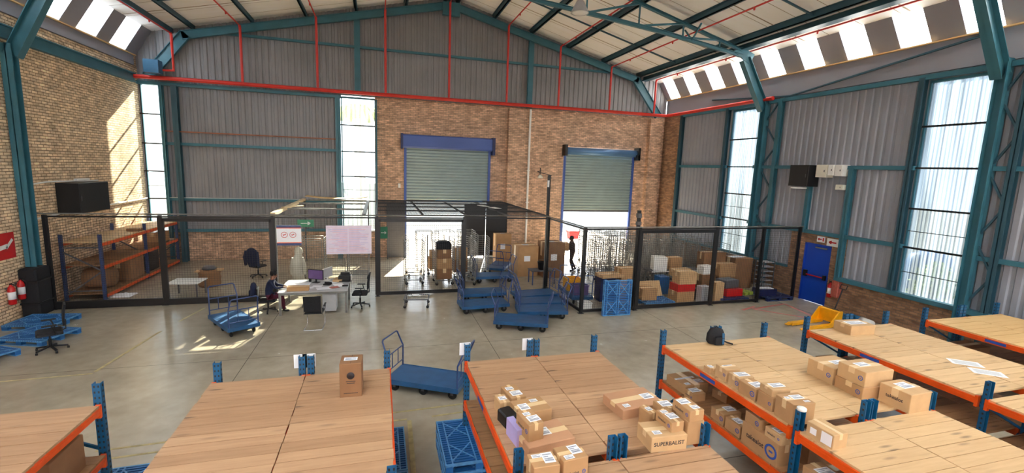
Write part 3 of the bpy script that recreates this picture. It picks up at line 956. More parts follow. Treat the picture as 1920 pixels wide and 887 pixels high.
# ------------------------------------------------------------------ sprinkler pipes
tag(MB().tube([(-9.85, 23.5, 7.97), (15.62, 23.5, 7.97), (15.72, 23.2, 7.97), (15.72, 16.05, 7.97)], 0.085, 10).build('sprinkler_main', 'red_pipe'),
    'thick red sprinkler main running along the back wall and turning onto the right wall', 'pipe')
drops = [(-8.33, 'the left end of the gable'), (-5.75, 'the left slope beside the second purlin'), (-2.69, 'the gable left of the centre window'), (0.3, 'the gable right of the left gable post'),
         (3.31, 'the gable under the ridge'), (6.25, 'the gable left of the right gable post'), (9.07, 'the gable right of the right gable post'), (12.04, 'the gable over the right shutter'), (14.82, 'the right corner')]
for x, where in drops:
    zt = roof_z(x)-0.42 if x < 14 else 9.85
    pts = [(x, YF+0.3, zt), (x, 23.35, zt), (x, 23.42, zt-0.08), (x, 23.42, 8.05)]
    if x == -8.33: pts = pts[:-1] + [(x, 23.42, 8.3), (-9.3, 23.42, 8.25)]
    t = thing('sprinkler_pipe', 'thin red sprinkler pipe dropping down ' + where, 'pipe', (x, 23.42, 8.0))
    MB().tube([(p[0]-x, p[1]-23.42, p[2]-8.0) for p in pts[:2]], 0.03, 6).build('branch_pipe', 'red_pipe', t)
    MB().tube([(p[0]-x, p[1]-23.42, p[2]-8.0) for p in pts[1:]], 0.055, 8).build('drop_pipe', 'red_pipe', t)
    for y in (21.5, 18.0, 13.5):
        MB().lathe([(0.012, -0.1), (0.03, -0.08), (0.035, 0)], 8, (0, y-23.42, zt-8.0)).build('sprinkler_head', 'red_pipe', t)

# high-bay lamp, hanging, unlit
lamp = thing('highbay_lamp', 'bell-shaped high-bay lamp hanging under the roof truss', 'lamp', (6.5, 15.2, 9.95))
MB().lathe([(0.10, 0.40), (0.13, 0.36), (0.30, 0.02), (0.31, 0.0), (0.29, 0.0), (0.12, 0.34)], 20).build('reflector', 'grey', lamp)
MB().lathe([(0.29, 0.01), (0.2, -0.02), (0.02, -0.03)], 20).build('lens', 'white', lamp)
MB().lathe([(0.09, 0.38), (0.10, 0.42), (0.10, 0.66), (0.05, 0.7)], 14).build('gear_housing', 'rust', lamp)
MB().tube([(0, 0, 0.68), (0, 0, roof_z(6.3)-10.0-0.05)], 0.012, 6).build('suspension', 'grey_dark', lamp)

# ------------------------------------------------------------------ pallet racks
TOPZ, LOWZ = 1.60, 0.93
def upright_mb(h, x=0.0, y=0.0, flip=1):
    mb = MB()
    w, d, t = 0.09, 0.07, 0.004
    mb.box(x-w/2, x+w/2, y-t, y+t, 0, h)                       # face
    mb.box(x-w/2, x-w/2+2*t, y, y+d*flip, 0, h) if flip > 0 else mb.box(x-w/2, x-w/2+2*t, y-d, y, 0, h)
    mb.box(x+w/2-2*t, x+w/2, y, y+d*flip, 0, h) if flip > 0 else mb.box(x+w/2-2*t, x+w/2, y-d, y, 0, h)
    z = 0.08
    while z < h-0.02:                                           # punched slots
        for sx in (-0.022, 0.022):
            mb.box(x+sx-0.009, x+sx+0.009, y-t-0.0015, y+t+0.0015, z, z+0.028, 1)
        for s2 in (-1, 1):
            mb.box(x+s2*w/2-0.0045, x+s2*w/2+0.0045, y+flip*0.028, y+flip*0.048, z, z+0.028, 1)
        z += 0.075
    mb.box(x-0.06, x+0.06, y-0.05, y+0.09*flip+0.01, 0, 0.008) if flip > 0 else mb.box(x-0.06, x+0.06, y-0.1, y+0.05, 0, 0.008)
    return mb
def deck_mb(x0, x1, y0, y1, z, seed, board=0.19, th=0.030, along='X'):
    rnd = random.Random(seed); mb = MB()
    y = y0
    while y < y1-0.03:
        w = min(board*rnd.uniform(0.92, 1.1), y1-y)
        gp = rnd.choice((0.002, 0.005, 0.008))
        dz = rnd.uniform(-0.0015, 0.0015); e0, e1 = rnd.uniform(0, 0.012), rnd.uniform(0, 0.012)
        mb.box(x0+e0, x1-e1, y+gp, y+w-gp, z-th+dz, z+dz)
        y += w
    return mb
def rack(label, x0, x1, ys, beam_side, mats=('plank', 'plank_old'), low=True, label_on=(), seed=1, up=1.86, paper=(), inner='R'):
    """one row of racking, ys = upright frame positions from far to near"""
    ox, oy = (x0+x1)/2, ys[0]
    t = thing('pallet_rack', label, 'rack', (ox, oy, 0))
    X0, X1 = x0-ox, x1-ox
    for j, y in enumerate(ys):
        Y = y-oy
        for xx in (X0+0.05, X1-0.05):
            upright_mb(up, xx, Y, -1 if j else 1).build('upright', ['rack_blue', 'ink'], t)
            if (j, 'L' if xx < 0 else 'R') in paper:
                MB().box(xx-0.12, xx+0.06, Y+0.075, Y+0.08, up-0.2, up+0.01).build('location_card', 'paper', t)
        MB().bar((X0+0.05, Y+0.03, 0.25), (X1-0.05, Y+0.03, 0.85), 0.035, 0.03, (0, 1, 0)).bar((X0+0.05, Y+0.03, 1.5), (X1-0.05, Y+0.03, 0.95), 0.035, 0.03, (0, 1, 0)) \
            .bar((X0+0.05, Y+0.03, 0.2), (X1-0.05, Y+0.03, 0.2), 0.035, 0.03, (0, 1, 0)).bar((X0+0.05, Y+0.03, 1.45), (X1-0.05, Y+0.03, 1.45), 0.035, 0.03, (0, 1, 0)).build('frame_bracing', 'rack_blue', t)
    for k in range(len(ys)-1):
        ya, yb = ys[k]-oy-0.05, ys[k+1]-oy+0.05
        for lv, z in enumerate((TOPZ, LOWZ) if low else (TOPZ,)):
            for xx, s in ((X0, 1), (X1, -1)):
                b = MB()
                b.box(min(xx, xx+s*0.045), max(xx, xx+s*0.045), yb, ya, z-0.125, z-0.028)
                b.box(min(xx-s*0.004, xx), max(xx-s*0.004, xx), yb, ya, z-0.09, z-0.06)
                for ye in (yb, ya-0.02):
                    b.box(min(xx-s*0.006, xx+s*0.05), max(xx-s*0.006, xx+s*0.05), ye-0.01, ye+0.03, z-0.17, z+0.0)
                bo = b.build('beam', 'orange', t)
                if lv == 0 and (k, s) in label_on:
                    MB().box(xx-s*0.0075, xx-s*0.004, (ya+yb)/2-0.02, (ya+yb)/2+0.32, z-0.1, z-0.045).build('beam_label', 'ink_blue', bo)
            deck_mb(X0+(0.02 if inner not in 'LB' else -0.0097), X1-(0.012 if inner not in 'RB' else -0.0097), yb+0.04, ya-0.0, z, seed*10+k*2+lv).build('deck', mats[lv], t)
    return t
YS = (7.0, 4.16, 1.3)
rack('pallet rack with bare plank top, cut off by the left bottom corner of the photo', -4.60, -3.38, (6.62, 3.78, 0.95), 1, seed=1)
rack('left half of the wide plank-topped rack in the foreground, empty on top', -2.27, -1.07, YS, 1, inner='B', seed=2, paper=((0, 'R'),))
rack('right half of the wide plank-topped rack in the foreground, a single tall carton on it', -1.05, 0.14, YS, 1, inner='L', seed=3, paper=((0, 'L'),))
rack('plank-topped rack beside the blue trolley, carrying the left cluster of parcels', 1.30, 2.47, YS, 1, seed=4, label_on=((0, 1),), paper=((0, 'L'), (0, 'R')))
rack('plank-topped rack carrying the long flat carton and the stacked parcels', 2.49, 3.66, YS, 1, inner='L', seed=5)
rack('rack with parcels lined up along its orange beam on both levels', 4.96, 6.15, YS, 1, ('plank_pale', 'plank_old'), seed=6, label_on=((0, 1),))
rack('rack beyond the line of parcels, four larger cartons on its far side', 6.17, 7.36, YS, 1, ('plank_pale', 'plank_old'), inner='L', seed=7, label_on=((0, 1),))
rack('rack with one carton at its far end, beside the yellow pallet truck', 8.52, 9.68, (7.16, 4.2, 1.3), 1, ('plank_pale', 'plank_old'), seed=8, label_on=((0, 1),))
rack('rack with two loose sheets of paper on its boards', 9.70, 10.86, (7.16, 4.2, 1.3), 1, ('plank_pale', 'plank_old'), inner='L', seed=9)
rack('rack at the right edge with an even plywood top', 12.05, 13.3, (7.2, 4.3, 1.4), 1, ('ply', 'plank_old'), seed=10, label_on=((0, 1),))
rack('rack nearest the right wall, plywood top against the window', 13.32, 14.6, (7.2, 4.3, 1.4), 1, ('ply', 'plank_old'), inner='L', seed=11)

# rack along the left wall inside the pen, three levels
t = thing('pallet_rack', 'long rack along the ochre brick wall inside the left mesh pen', 'rack', (-9.15, 20.6, 0))
for yy in (-2.95, 0.0, 2.85):
    for xx in (-0.55, 0.48):
        upright_mb(2.15, xx, yy, 1).build('upright', ['tube_blue', 'ink'], t)
    MB().bar((-0.55, yy+0.03, 0.15), (0.48, yy+0.03, 0.95), 0.04, 0.03, (0, 1, 0)).bar((-0.55, yy+0.03, 1.6), (0.48, yy+0.03, 0.95), 0.04, 0.03, (0, 1, 0)) \
        .bar((-0.55, yy+0.03, 1.72), (0.48, yy+0.03, 1.72), 0.04, 0.03, (0, 1, 0)).bar((-0.55, yy+0.03, 0.3), (0.48, yy+0.03, 0.3), 0.04, 0.03, (0, 1, 0)).build('frame_bracing', 'grey_dark', t)
for k, (ya, yb) in enumerate(((-2.9, -0.05), (0.05, 2.8))):
    for lv, z in enumerate((1.9, 1.15, 0.2)):
        for xx in (-0.6, 0.5):
            MB().box(xx, xx+0.05, ya, yb, z-0.13, z-0.03).build('beam', 'orange', t)
        deck_mb(-0.6, 0.55, ya, yb, z, 40+k*3+lv).build('deck', 'plank_pale' if lv == 0 else 'plank_old', t)

# ------------------------------------------------------------------ cartons
def carton(label, cx, cy, z0, w, d, h, ang=0, mat='carton', name='carton', cat='box', group=None, labels=(), text=None, side='W', tape=True,
           ring=None, open_top=False, tsize=None):
    """w along x, d along y; labels = (u, v, w, h) on the top face; text printed on side W, S or E"""
    t = thing(name, label, cat, (cx, cy, z0), R(ang), group)
    b = MB()
    if open_top:
        k = 0.006
        b.box(-w/2, w/2, -d/2, -d/2+k, 0, h).box(-w/2, w/2, d/2-k, d/2, 0, h).box(-w/2, -w/2+k, -d/2, d/2, 0, h).box(w/2-k, w/2, -d/2, d/2, 0, h).box(-w/2, w/2, -d/2, d/2, 0, k)
        b.bar((0, d/2, h), (0, d/2+0.4*d, h+0.05), w, k, (0, 0, 1))
        b.bar((-w/2, 0, h), (-w/2-0.3*w, 0, h-0.06), d, k, (0, 0, 1))
    else:
        b.bbox(-w/2, w/2, -d/2, d/2, 0, h, min(0.006, h*0.1))
        b.box(-w/2+0.004, w/2-0.004, -0.002, 0.002, h-0.001, h+0.0012, 1) if w > d else b.box(-0.002, 0.002, -d/2+0.004, d/2-0.004, h-0.001, h+0.0012, 1)
    b.build('carton_body', [mat, 'ink'], t)
    if tape and not open_top:
        tp = MB()
        q = min(w, d)*0.11
        if w > d:
            tp.box(-w/2-0.001, w/2+0.001, -q, q, h, h+0.0022).box(-w/2-0.002, -w/2, -q, q, h*0.6, h+0.0022).box(w/2, w/2+0.002, -q, q, h*0.6, h+0.0022)
        else:
            tp.box(-q, q, -d/2-0.001, d/2+0.001, h, h+0.0022).box(-q, q, -d/2-0.002, -d/2, h*0.6, h+0.0022).box(-q, q, d/2, d/2+0.002, h*0.6, h+0.0022)
        tp.build('tape', 'tape', t)
    for (u, v, lw, lh) in labels:
        lb = MB(); x0, y0 = u*w, v*d; a, c = lw*w/2, lh*d/2
        lb.box(x0-a, x0+a, y0-c, y0+c, h+0.002, h+0.0034)
        for i in range(4):
            yy = y0-c+2*c*(0.15+0.2*i)
            lb.box(x0-a*0.8, x0+a*(0.8 if i != 2 else 0.1), yy, yy+2*c*(0.1 if i else 0.16), h+0.0034, h+0.004, 1)
        lb.build('shipping_label', ['paper', 'paper_grey'], t)
    rot = {'W': (PI/2, 0, -PI/2), 'S': (PI/2, 0, 0), 'E': (PI/2, 0, PI/2)}[side]
    def sp(a, z): return {'W': (-w/2-0.0006, -a, z), 'S': (a, -d/2-0.0006, z), 'E': (w/2+0.0006, a, z)}[side]
    ln = w if side == 'S' else d
    if text:
        text_obj(text, tsize or ln*(0.15 if ring else 0.17), 'ink', t, sp(-0.11*ln if ring else 0, h*0.5), rot, bold=0.02)
    if ring:
        rr = ring; mb = MB(); n = 20; c = sp(0.33*ln, h*0.5)
        ax = Vector({'W': (0, -1, 0), 'S': (1, 0, 0), 'E': (0, 1, 0)}[side])
        pts = [Vector(c)+ax*(math.cos(2*PI*i/n)*rr)+Vector((0, 0, math.sin(2*PI*i/n)*rr)) for i in range(n+1)]
        for p, q in zip(pts[:-1], pts[1:]):
            mb.bar(p, q, 0.003, rr*0.35, (p+q)/2-Vector(c))
        mb.bar(Vector(c)-ax*rr*0.35, Vector(c)+ax*rr*0.35, 0.003, rr*0.3, (0, 0, 1))
        mb.build('printed_logo', 'ink_blue', t)
    return t
TK = 'takealot'
# right half of the foreground rack
c = carton('tall brown carton with a dark round stamp, alone on the foreground rack', -0.385, 6.28, TOPZ, 0.28, 0.30, 0.47, -2, 'carton_dark', labels=((-0.03, 0.02, 0.62, 0.34),), tape=False)
MB().lathe([(0.05, -0.002), (0.05, 0)], 18, (0.0, -0.1515, 0.30), axis='Y').box(-0.06, 0.06, -0.1515, -0.15, 0.215, 0.225).box(-0.05, 0.05, -0.1515, -0.15, 0.19, 0.2).box(-0.09, 0.09, -0.1515, -0.15, 0.05, 0.058).build('printed_stamp', 'ink', c)
# left cluster, rack beside the trolley
carton('small plain carton behind the black packet, furthest left of the parcel cluster', 1.50, 5.36, TOPZ, 0.14, 0.22, 0.17, 6, 'carton_pale', labels=((0, 0, 0.7, 0.4),))
carton('carton with a white label, furthest back in the left parcel cluster', 1.68, 5.48, TOPZ, 0.21, 0.36, 0.19, 8, labels=((-0.1, 0.22, 0.5, 0.22), (0.05, -0.18, 0.7, 0.34)), text=TK, ring=0.022)
carton('broad carton in the middle of the left parcel cluster, two labels on top', 1.79, 5.07, TOPZ, 0.42, 0.34, 0.20, 8, labels=((-0.25, -0.05, 0.3, 0.42), (0.18, 0.25, 0.24, 0.2)), text=TK, ring=0.022)
carton('narrow carton lying across the big flat reddish one', 1.61, 4.57, TOPZ+0.142, 0.19, 0.31, 0.20, 10, labels=((-0.05, 0.22, 0.45, 0.2), (0.1, -0.15, 0.75, 0.38)), text=TK, ring=0.022)
carton('big flat reddish carton under the narrow one', 1.78, 4.55, TOPZ, 0.58, 0.42, 0.14, 8, 'carton_pink', labels=((0.0, 0.05, 0.26, 0.36),), tape=True)
carton('carton nearest the photo edge, left of its pair, beside the blue upright', 1.52, 3.87, TOPZ, 0.27, 0.23, 0.30, 0, labels=((-0.2, 0.25, 0.36, 0.24), (0.2, 0.05, 0.42, 0.7)), text=TK, side='S', ring=0.018)
carton('carton nearest the photo edge, right of its pair, clear of the upright', 1.83, 3.92, TOPZ, 0.28, 0.24, 0.30, 6, labels=((-0.2, -0.3, 0.36, 0.26), (0.2, 0.1, 0.42, 0.6)), text=TK, side='S', ring=0.018)
o = MB().bbox(-0.09, 0.09, -0.13, 0.13, 0, 0.15, 0.02).build('packet', 'black', loc=(1.50, 5.07, TOPZ), rotz=R(12))
tag(o, 'black shiny packet between the cartons of the left cluster', 'packet')
o = MB().bbox(-0.045, 0.045, -0.15, 0.15, 0, 0.21, 0.005).build('box', 'lilac', loc=(1.48, 4.70, TOPZ), rotz=R(8))
tag(o, 'lilac box standing in front of the black packet', 'box')
# right cluster
carton('long flat reddish carton with a broad tape band', 3.24, 5.07, TOPZ, 0.66, 0.46, 0.13, 6, 'carton_pink', labels=((-0.33, -0.3, 0.14, 0.16), (0.3, -0.02, 0.24, 0.3)))
carton('small carton squeezed between the long flat carton and the stacked ones', 3.20, 4.66, TOPZ, 0.13, 0.2, 0.2, 8, labels=((0, 0, 0.6, 0.4),), text='t', side='S')
carton('carton with a creased white label behind the topmost parcel', 3.40, 4.62, TOPZ, 0.2, 0.22, 0.27, 0, labels=((0, 0, 0.75, 0.6),))
carton('plain carton at the foot of the stack beside the blue upright', 3.50, 4.27, TOPZ, 0.22, 0.24, 0.29, 0, tape=False)
carton('topmost carton of the stack beside the blue upright, white labels on top', 3.49, 4.30, TOPZ+0.292, 0.2, 0.31, 0.13, 2, labels=((-0.1, 0.22, 0.7, 0.36), (0.12, -0.25, 0.5, 0.24)), text=TK, ring=0.018)
carton('wide carton printed with large dark capitals', 3.135, 4.27, TOPZ, 0.45, 0.33, 0.18, -3, 'carton_pale', labels=((-0.25, -0.22, 0.22, 0.22),), text='SUPERBALIST', side='S', tsize=0.066)
carton('small carton riding on the wide one with the large capitals', 3.255, 4.31, TOPZ+0.182, 0.17, 0.30, 0.12, 2, labels=((-0.1, 0.3, 0.5, 0.2), (0.08, -0.05, 0.75, 0.4)), text=TK, ring=0.018)
# parcels along the orange beam, top level
R1 = 'parcels along the orange beam, upper level'
def beam_row(lst, g):
    for (lab, cx, cy, z, w, dd, h, a, mt, lbs, tx, rg) in lst:
        carton(lab, cx, cy, z, w, dd, h, a, mt, group=g, labels=lbs, text=tx, ring=rg)
beam_row([
 ('smallest carton, furthest along the upper row of parcels behind the orange beam', 5.07, 5.82, TOPZ, 0.13, 0.16, 0.08, 0, 'carton_pale', ((0, 0, 0.6, 0.5),), None, None),
 ('second carton from the far end of the upper row, plain striped label', 5.17, 5.56, TOPZ, 0.26, 0.24, 0.19, 0, 'carton_pale', ((0.0, 0.1, 0.7, 0.12),), None, 0.02),
 ('third carton from the far end of the upper row, large white label', 5.17, 5.28, TOPZ, 0.27, 0.22, 0.18, -2, 'carton_pale', ((0.05, 0.05, 0.75, 0.6),), None, 0.03),
 ('fourth carton from the far end of the upper row, blue ring on its side', 5.13, 4.99, TOPZ, 0.25, 0.31, 0.18, 0, 'carton', ((0.05, -0.1, 0.7, 0.5),), None, 0.035),
 ('lower carton of the two-high stack in the upper row', 5.12, 4.67, TOPZ, 0.23, 0.25, 0.20, 0, 'carton', (), None, 0.02),
 ('upper carton of the two-high stack in the upper row, glossy tape', 5.17, 4.68, TOPZ+0.203, 0.29, 0.23, 0.10, -4, 'carton_pale', ((0.05, 0, 0.7, 0.5),), None, None),
 ('largest carton of the upper row, last before the capped upright', 5.17, 4.355, TOPZ, 0.34, 0.29, 0.28, -3, 'carton', ((0.12, 0.1, 0.5, 0.36), (-0.3, 0.1, 0.2, 0.2), (0.25, -0.3, 0.24, 0.14)), None, None),
], R1)
c = carton('pale carton just past the white-capped upright, labels on its long side', 5.13, 3.86, TOPZ, 0.23, 0.34, 0.18, 3, 'carton_pale')
MB().box(-0.1165, -0.115, -0.15, -0.02, 0.02, 0.16).box(-0.1165, -0.115, 0.04, 0.12, 0.05, 0.13).build('shipping_label', 'paper', c)
MB().lathe([(0.055, 0), (0.055, 0.03), (0.05, 0.035)], 14, (5.01, 4.12, 1.862)).build('post_cap', 'white')
tag(bpy.data.objects['post_cap'], 'white cap sitting on top of the blue upright between the parcels', 'cap')
# lower level
R2 = 'parcels along the orange beam, lower level'
beam_row([
 ('wide battered carton with white tape strips at the far end of the lower level', 5.28, 6.60, LOWZ, 0.50, 0.50, 0.16, 3, 'carton', ((-0.1, 0.05, 0.8, 0.1), (0.25, -0.25, 0.3, 0.25), (-0.3, -0.35, 0.2, 0.15)), None, None),
 ('small dark carton in front of the battered one on the lower level', 5.14, 6.20, LOWZ, 0.26, 0.22, 0.14, 0, 'carton', ((0, 0.1, 0.7, 0.6),), TK, 0.015),
 ('flat carton deep under the deck, behind the small dark one', 5.72, 6.10, LOWZ, 0.4, 0.3, 0.14, 10, 'carton', ((0, 0, 0.3, 0.3),), None, None),
 ('carton with a blue mark in the middle of the lower level', 5.17, 5.50, LOWZ, 0.33, 0.28, 0.18, 0, 'carton', ((0.15, 0, 0.5, 0.5),), None, 0.03),
 ('narrow carton with blue print following the one in the middle of the lower level', 5.10, 5.17, LOWZ, 0.2, 0.3, 0.18, 0, 'carton', ((0, 0, 0.6, 0.5),), None, 0.03),
 ('long carton with a large blue ring logo on the lower level', 5.13, 4.66, LOWZ, 0.30, 0.62, 0.32, 0, 'carton', (), TK, 0.085),
 ('carton stacked on the far end of the long one with the blue ring', 5.14, 4.82, LOWZ+0.322, 0.28, 0.28, 0.15, -4, 'carton', ((0, 0, 0.6, 0.5),), None, 0.03),
 ('carton stacked on the near end of the long one, dark print on its side', 5.10, 4.46, LOWZ+0.322, 0.22, 0.27, 0.13, 0, 'carton_pale', ((0, 0, 0.7, 0.5),), TK, 0.015),
 ('carton below the deck just past the white-capped upright', 5.18, 3.85, LOWZ, 0.3, 0.34, 0.26, 0, 'carton', ((0, 0, 0.7, 0.4),), None, None),
], R2)
carton('big reddish carton at the cut-off end of the lower level', 5.65, 4.55, LOWZ, 0.5, 0.6, 0.3, 0, 'carton_dark', labels=((0, 0, 0.3, 0.3),))
# far side of that double rack
R3 = 'larger cartons on the far side of the double rack'
carton('large carton at the back of the four on the far side of the rack', 6.88, 5.22, TOPZ, 0.54, 0.44, 0.26, 0, 'carton_pale', group=R3, labels=((0.05, -0.05, 0.4, 0.3),), ring=0.03)
carton('lower carton of the stack among the four on the far side of the rack', 6.86, 4.745, TOPZ, 0.5, 0.44, 0.18, -2, 'carton', group=R3, ring=0.03)
carton('upper carton of the stack among the four on the far side of the rack', 6.90, 4.755, TOPZ+0.183, 0.54, 0.42, 0.22, 0, 'carton_pale', group=R3, labels=((-0.05, 0.1, 0.4, 0.3),), ring=0.03)
carton('large carton nearest the centre upright on the far side of the rack', 7.07, 4.30, TOPZ, 0.43, 0.40, 0.27, 2, 'carton_pale', group=R3, labels=((0.05, 0.1, 0.5, 0.4),), text=TK)
# rack by the pallet truck
c = carton('carton with glossy tape at the far end of the rack by the yellow pallet truck', 9.45, 6.86, TOPZ, 0.60, 0.40, 0.19, -4, 'carton_pale', labels=((0, 0, 0.7, 0.5),))
carton('flat carton below deck beside the far upright, next to the pallet truck rack', 8.85, 6.75, LOWZ, 0.45, 0.4, 0.16, 0, 'carton', labels=((0, 0, 0.4, 0.4),))
carton('long carton hanging over the lower level below the orange beam of the pallet truck rack', 9.25, 6.2, LOWZ, 0.6, 0.4, 0.2, 0, 'carton_dark')
for (x, y, a, lab) in ((9.86, 5.17, -38, 'loose white printed sheet on the boards, further of two'), (9.75, 4.80, -40, 'loose white printed sheet on the boards, nearer of two')):
    t = thing('paper_sheet', lab, 'paper', (x, y, TOPZ+0.003), R(a), 'loose sheets on the rack')
    MB().box(-0.22, 0.22, -0.13, 0.13, 0, 0.002).build('sheet', 'paper', t)
    MB().box(-0.17, 0.17, -0.09, 0.09, 0.002, 0.003).build('printing', 'print_light', t)
carton('dark low carton under the plywood-topped rack at the right edge', 12.75, 6.7, LOWZ, 0.7, 0.45, 0.2, 0, 'carton_dark')
# backpack behind the rack with the row of parcels
bp = thing('backpack', 'black backpack leaning at the far end of the rack with the row of parcels', 'backpack', (6.02, 6.86, TOPZ), R(-8))
mb = MB(); mb.lathe([(0.13, 0), (0.17, 0.05), (0.165, 0.18), (0.12, 0.27), (0.04, 0.30)], 14)
mb.v = [(x*1.05, y*0.62, z) for x, y, z in mb.v]; mb.build('bag_body', 'black_fabric', bp)
MB().bbox(-0.1, 0.1, -0.155, -0.1, 0.02, 0.17, 0.02).build('front_pocket', 'black_fabric', bp)
MB().bar((0.06, -0.16, 0.04), (0.06, -0.14, 0.24), 0.04, 0.01, (0, 1, 0)).build('strap', 'rack_blue', bp)
MB().tube([(-0.04, 0, 0.29), (0, 0, 0.33), (0.04, 0, 0.29)], 0.008, 6).build('handle', 'black_fabric', bp)
MB().tube([(0.14, -0.02, 0.05), (0.24, -0.06, 0.02), (0.3, -0.1, 0.012)], 0.014, 6).build('strap', 'black_fabric', bp)
# rack in the left bottom corner
carton('dark carton with a white and green label under the left corner rack', -3.68, 6.05, LOWZ, 0.42, 0.6, 0.42, 0, 'carton_dark', labels=((0.1, 0.1, 0.4, 0.4),))

carton('carton behind the dark one under the left corner rack', -4.2, 6.3, LOWZ, 0.4, 0.45, 0.5, 0, 'carton_dark')

# ------------------------------------------------------------------ plastic pallets
def pallet_part(mb, L_=1.2, W=1.0, H=0.15):
    """openwork deck, nine blocks, three runners; origin at base centre"""
    t = 0.022
    for x in (-W/2+0.06, 0, W/2-0.06):
        mb.box(x-0.05, x+0.05, -L_/2, L_/2, 0, t, 1)
        for y in (-L_/2+0.07, 0, L_/2-0.07):
            mb.box(x-0.055, x+0.055, y-0.07, y+0.07, t, H-0.03, 0)
    for x in (-W/2, -W/2+0.10, -0.05, 0.03, W/2-0.12, W/2-0.02):
        mb.box(x, x+0.02, -L_/2, L_/2, H-0.045, H, 1)
    y = -L_/2
    while y <= L_/2-0.02:
        mb.box(-W/2, W/2, y, y+0.030, H-0.035, H-0.001, 1 if abs(y) > L_/2-0.05 else 0); y += 0.0585
    for (x0, x1) in ((-W/2+0.12, -0.05), (0.05, W/2-0.12)):
        for (y0, y1) in ((-L_/2+0.1, -0.1), (0.1, L_/2-0.1)):
            mb.bar((x0, y0, H-0.012), (x1, y1, H-0.012), 0.022, 0.024, mi=1); mb.bar((x0, y1, H-0.012), (x1, y0, H-0.012), 0.022, 0.024, mi=1)
    return mb
pal_mb = pallet_part(MB())
pallet0 = pal_mb.build('pallet', ['pallet_blue', 'pallet_light'])
tag(pallet0, 'blue plastic pallet on the floor right of the aisle', 'pallet')
pallet0.location = (1.38, 6.64, 0.0)
def pallet(lab, loc, rz=0, rx=0, group=None):
    p = pallet0.copy(); COL.objects.link(p); p.location = loc; p.rotation_euler = (rx, 0, rz); p['label'] = lab
    if group: p['group'] = group
    return p
for k in range(1, 3):
    pallet(['second blue plastic pallet of the stack right of the aisle', 'topmost blue plastic pallet of the stack right of the aisle'][k-1], (1.38, 6.64, 0.151*k))
pallet('blue plastic pallet half under the foreground rack left of the aisle', (-0.12, 7.12, 0))
pallet('blue plastic pallet half under the foreground rack, behind the corner, second along', (-0.12, 5.9, 0))
pallet('blue plastic pallet on the floor between the two left foreground racks', (-3.65, 6.92, 0), R(2))
pallet('blue plastic pallet standing on its edge against the mesh pen', (7.52, 13.30, 0.605), 0, PI/2)
pallet('blue plastic pallet lying on the floor by the brick wall at left, furthest back', (-8.95, 15.25, 0), R(84))
pallet('blue plastic pallet lying on the floor at left, under the office chair', (-8.35, 14.05, 0), R(72))
pallet('blue plastic pallet lying on the floor at left, cut off by the photo edge', (-8.85, 12.8, 0), R(62))
pallet('blue plastic pallet flat on the floor just inside the right pen, a carton on it', (9.65, 14.35, 0), R(90))
nav = pallet_part(MB()).build('pallet', ['navy', 'tube_blue'], loc=(12.9, 14.35, 0), rotz=R(90)); tag(nav, 'navy plastic pallet behind the mesh under the red box', 'pallet')
nav2 = nav.copy(); COL.objects.link(nav2); nav2.location = (14.85, 14.2, 0); nav2['label'] = 'navy plastic pallet inside the pen nearest the blue door'
o = MB().bbox(-0.22, 0.22, -0.3, 0.3, 0, 0.22, 0.02).build('foam_block', 'white', loc=(-9.3, 13.0, 0.152), rotz=R(40))
tag(o, 'white foam block lying on the blue pallet at the left photo edge', 'foam block')
# low blue rack-base under the row of parcels

# ------------------------------------------------------------------ platform trolleys
def make_trolley(L_=1.6, W=0.8):
    t = thing('platform_trolley', 'x', 'trolley', (0, 0, 0), 0, 'blue platform trolleys')
    MB().box(-L_/2, L_/2, -W/2, W/2, 0.185, 0.285).box(-L_/2, L_/2, -W/2, -W/2+0.02, 0.285, 0.292).box(-L_/2, L_/2, W/2-0.02, W/2, 0.285, 0.292).build('deck', 'cart_blue', t)
    for s in (-1, 1):
        x = s*(L_/2-0.03); xt = s*(L_/2+0.10)
        def q(y, z):
            k = max(0, (z-0.75)/0.33); return (x+(xt-x)*k, y, z)
        h = MB()
        h.tube([(x, -W/2+0.04, 0.25), q(-W/2+0.04, 0.75), q(-W/2+0.07, 1.05), q(-W/2+0.11, 1.08), q(W/2-0.11, 1.08), q(W/2-0.07, 1.05), q(W/2-0.04, 0.75), (x, W/2-0.04, 0.25)], 0.018, 8)
        h.tube([q(-W/2+0.04, 0.75), q(W/2-0.04, 0.75)], 0.014, 6)
        h.tube([(x, -W/2+0.04, 0.42), (x, W/2-0.04, 0.42)], 0.012, 6)
        for y in (-0.13, 0.13):
            h.tube([(x, y, 0.42), q(y, 0.75)], 0.010, 6)
        h.build('handle', 'tube_blue', t)
    for x in (-L_/2+0.16, 0, L_/2-0.16):
        for y in (-W/2+0.12, W/2-0.12):
            w = MB()
            w.lathe([(0.03, -0.022), (0.085, -0.022), (0.095, -0.012), (0.095, 0.012), (0.085, 0.022), (0.03, 0.022)], 14, (x, y, 0.095), axis='Y')
            w.box(x-0.03, x+0.03, y-0.034, y-0.028, 0.09, 0.19, 1).box(x-0.03, x+0.03, y+0.028, y+0.034, 0.09, 0.19, 1).box(x-0.05, x+0.05, y-0.045, y+0.045, 0.178, 0.188, 1)
            w.build('caster', ['rubber', 'grey_dark'], t)
    return t
tr0 = make_trolley()
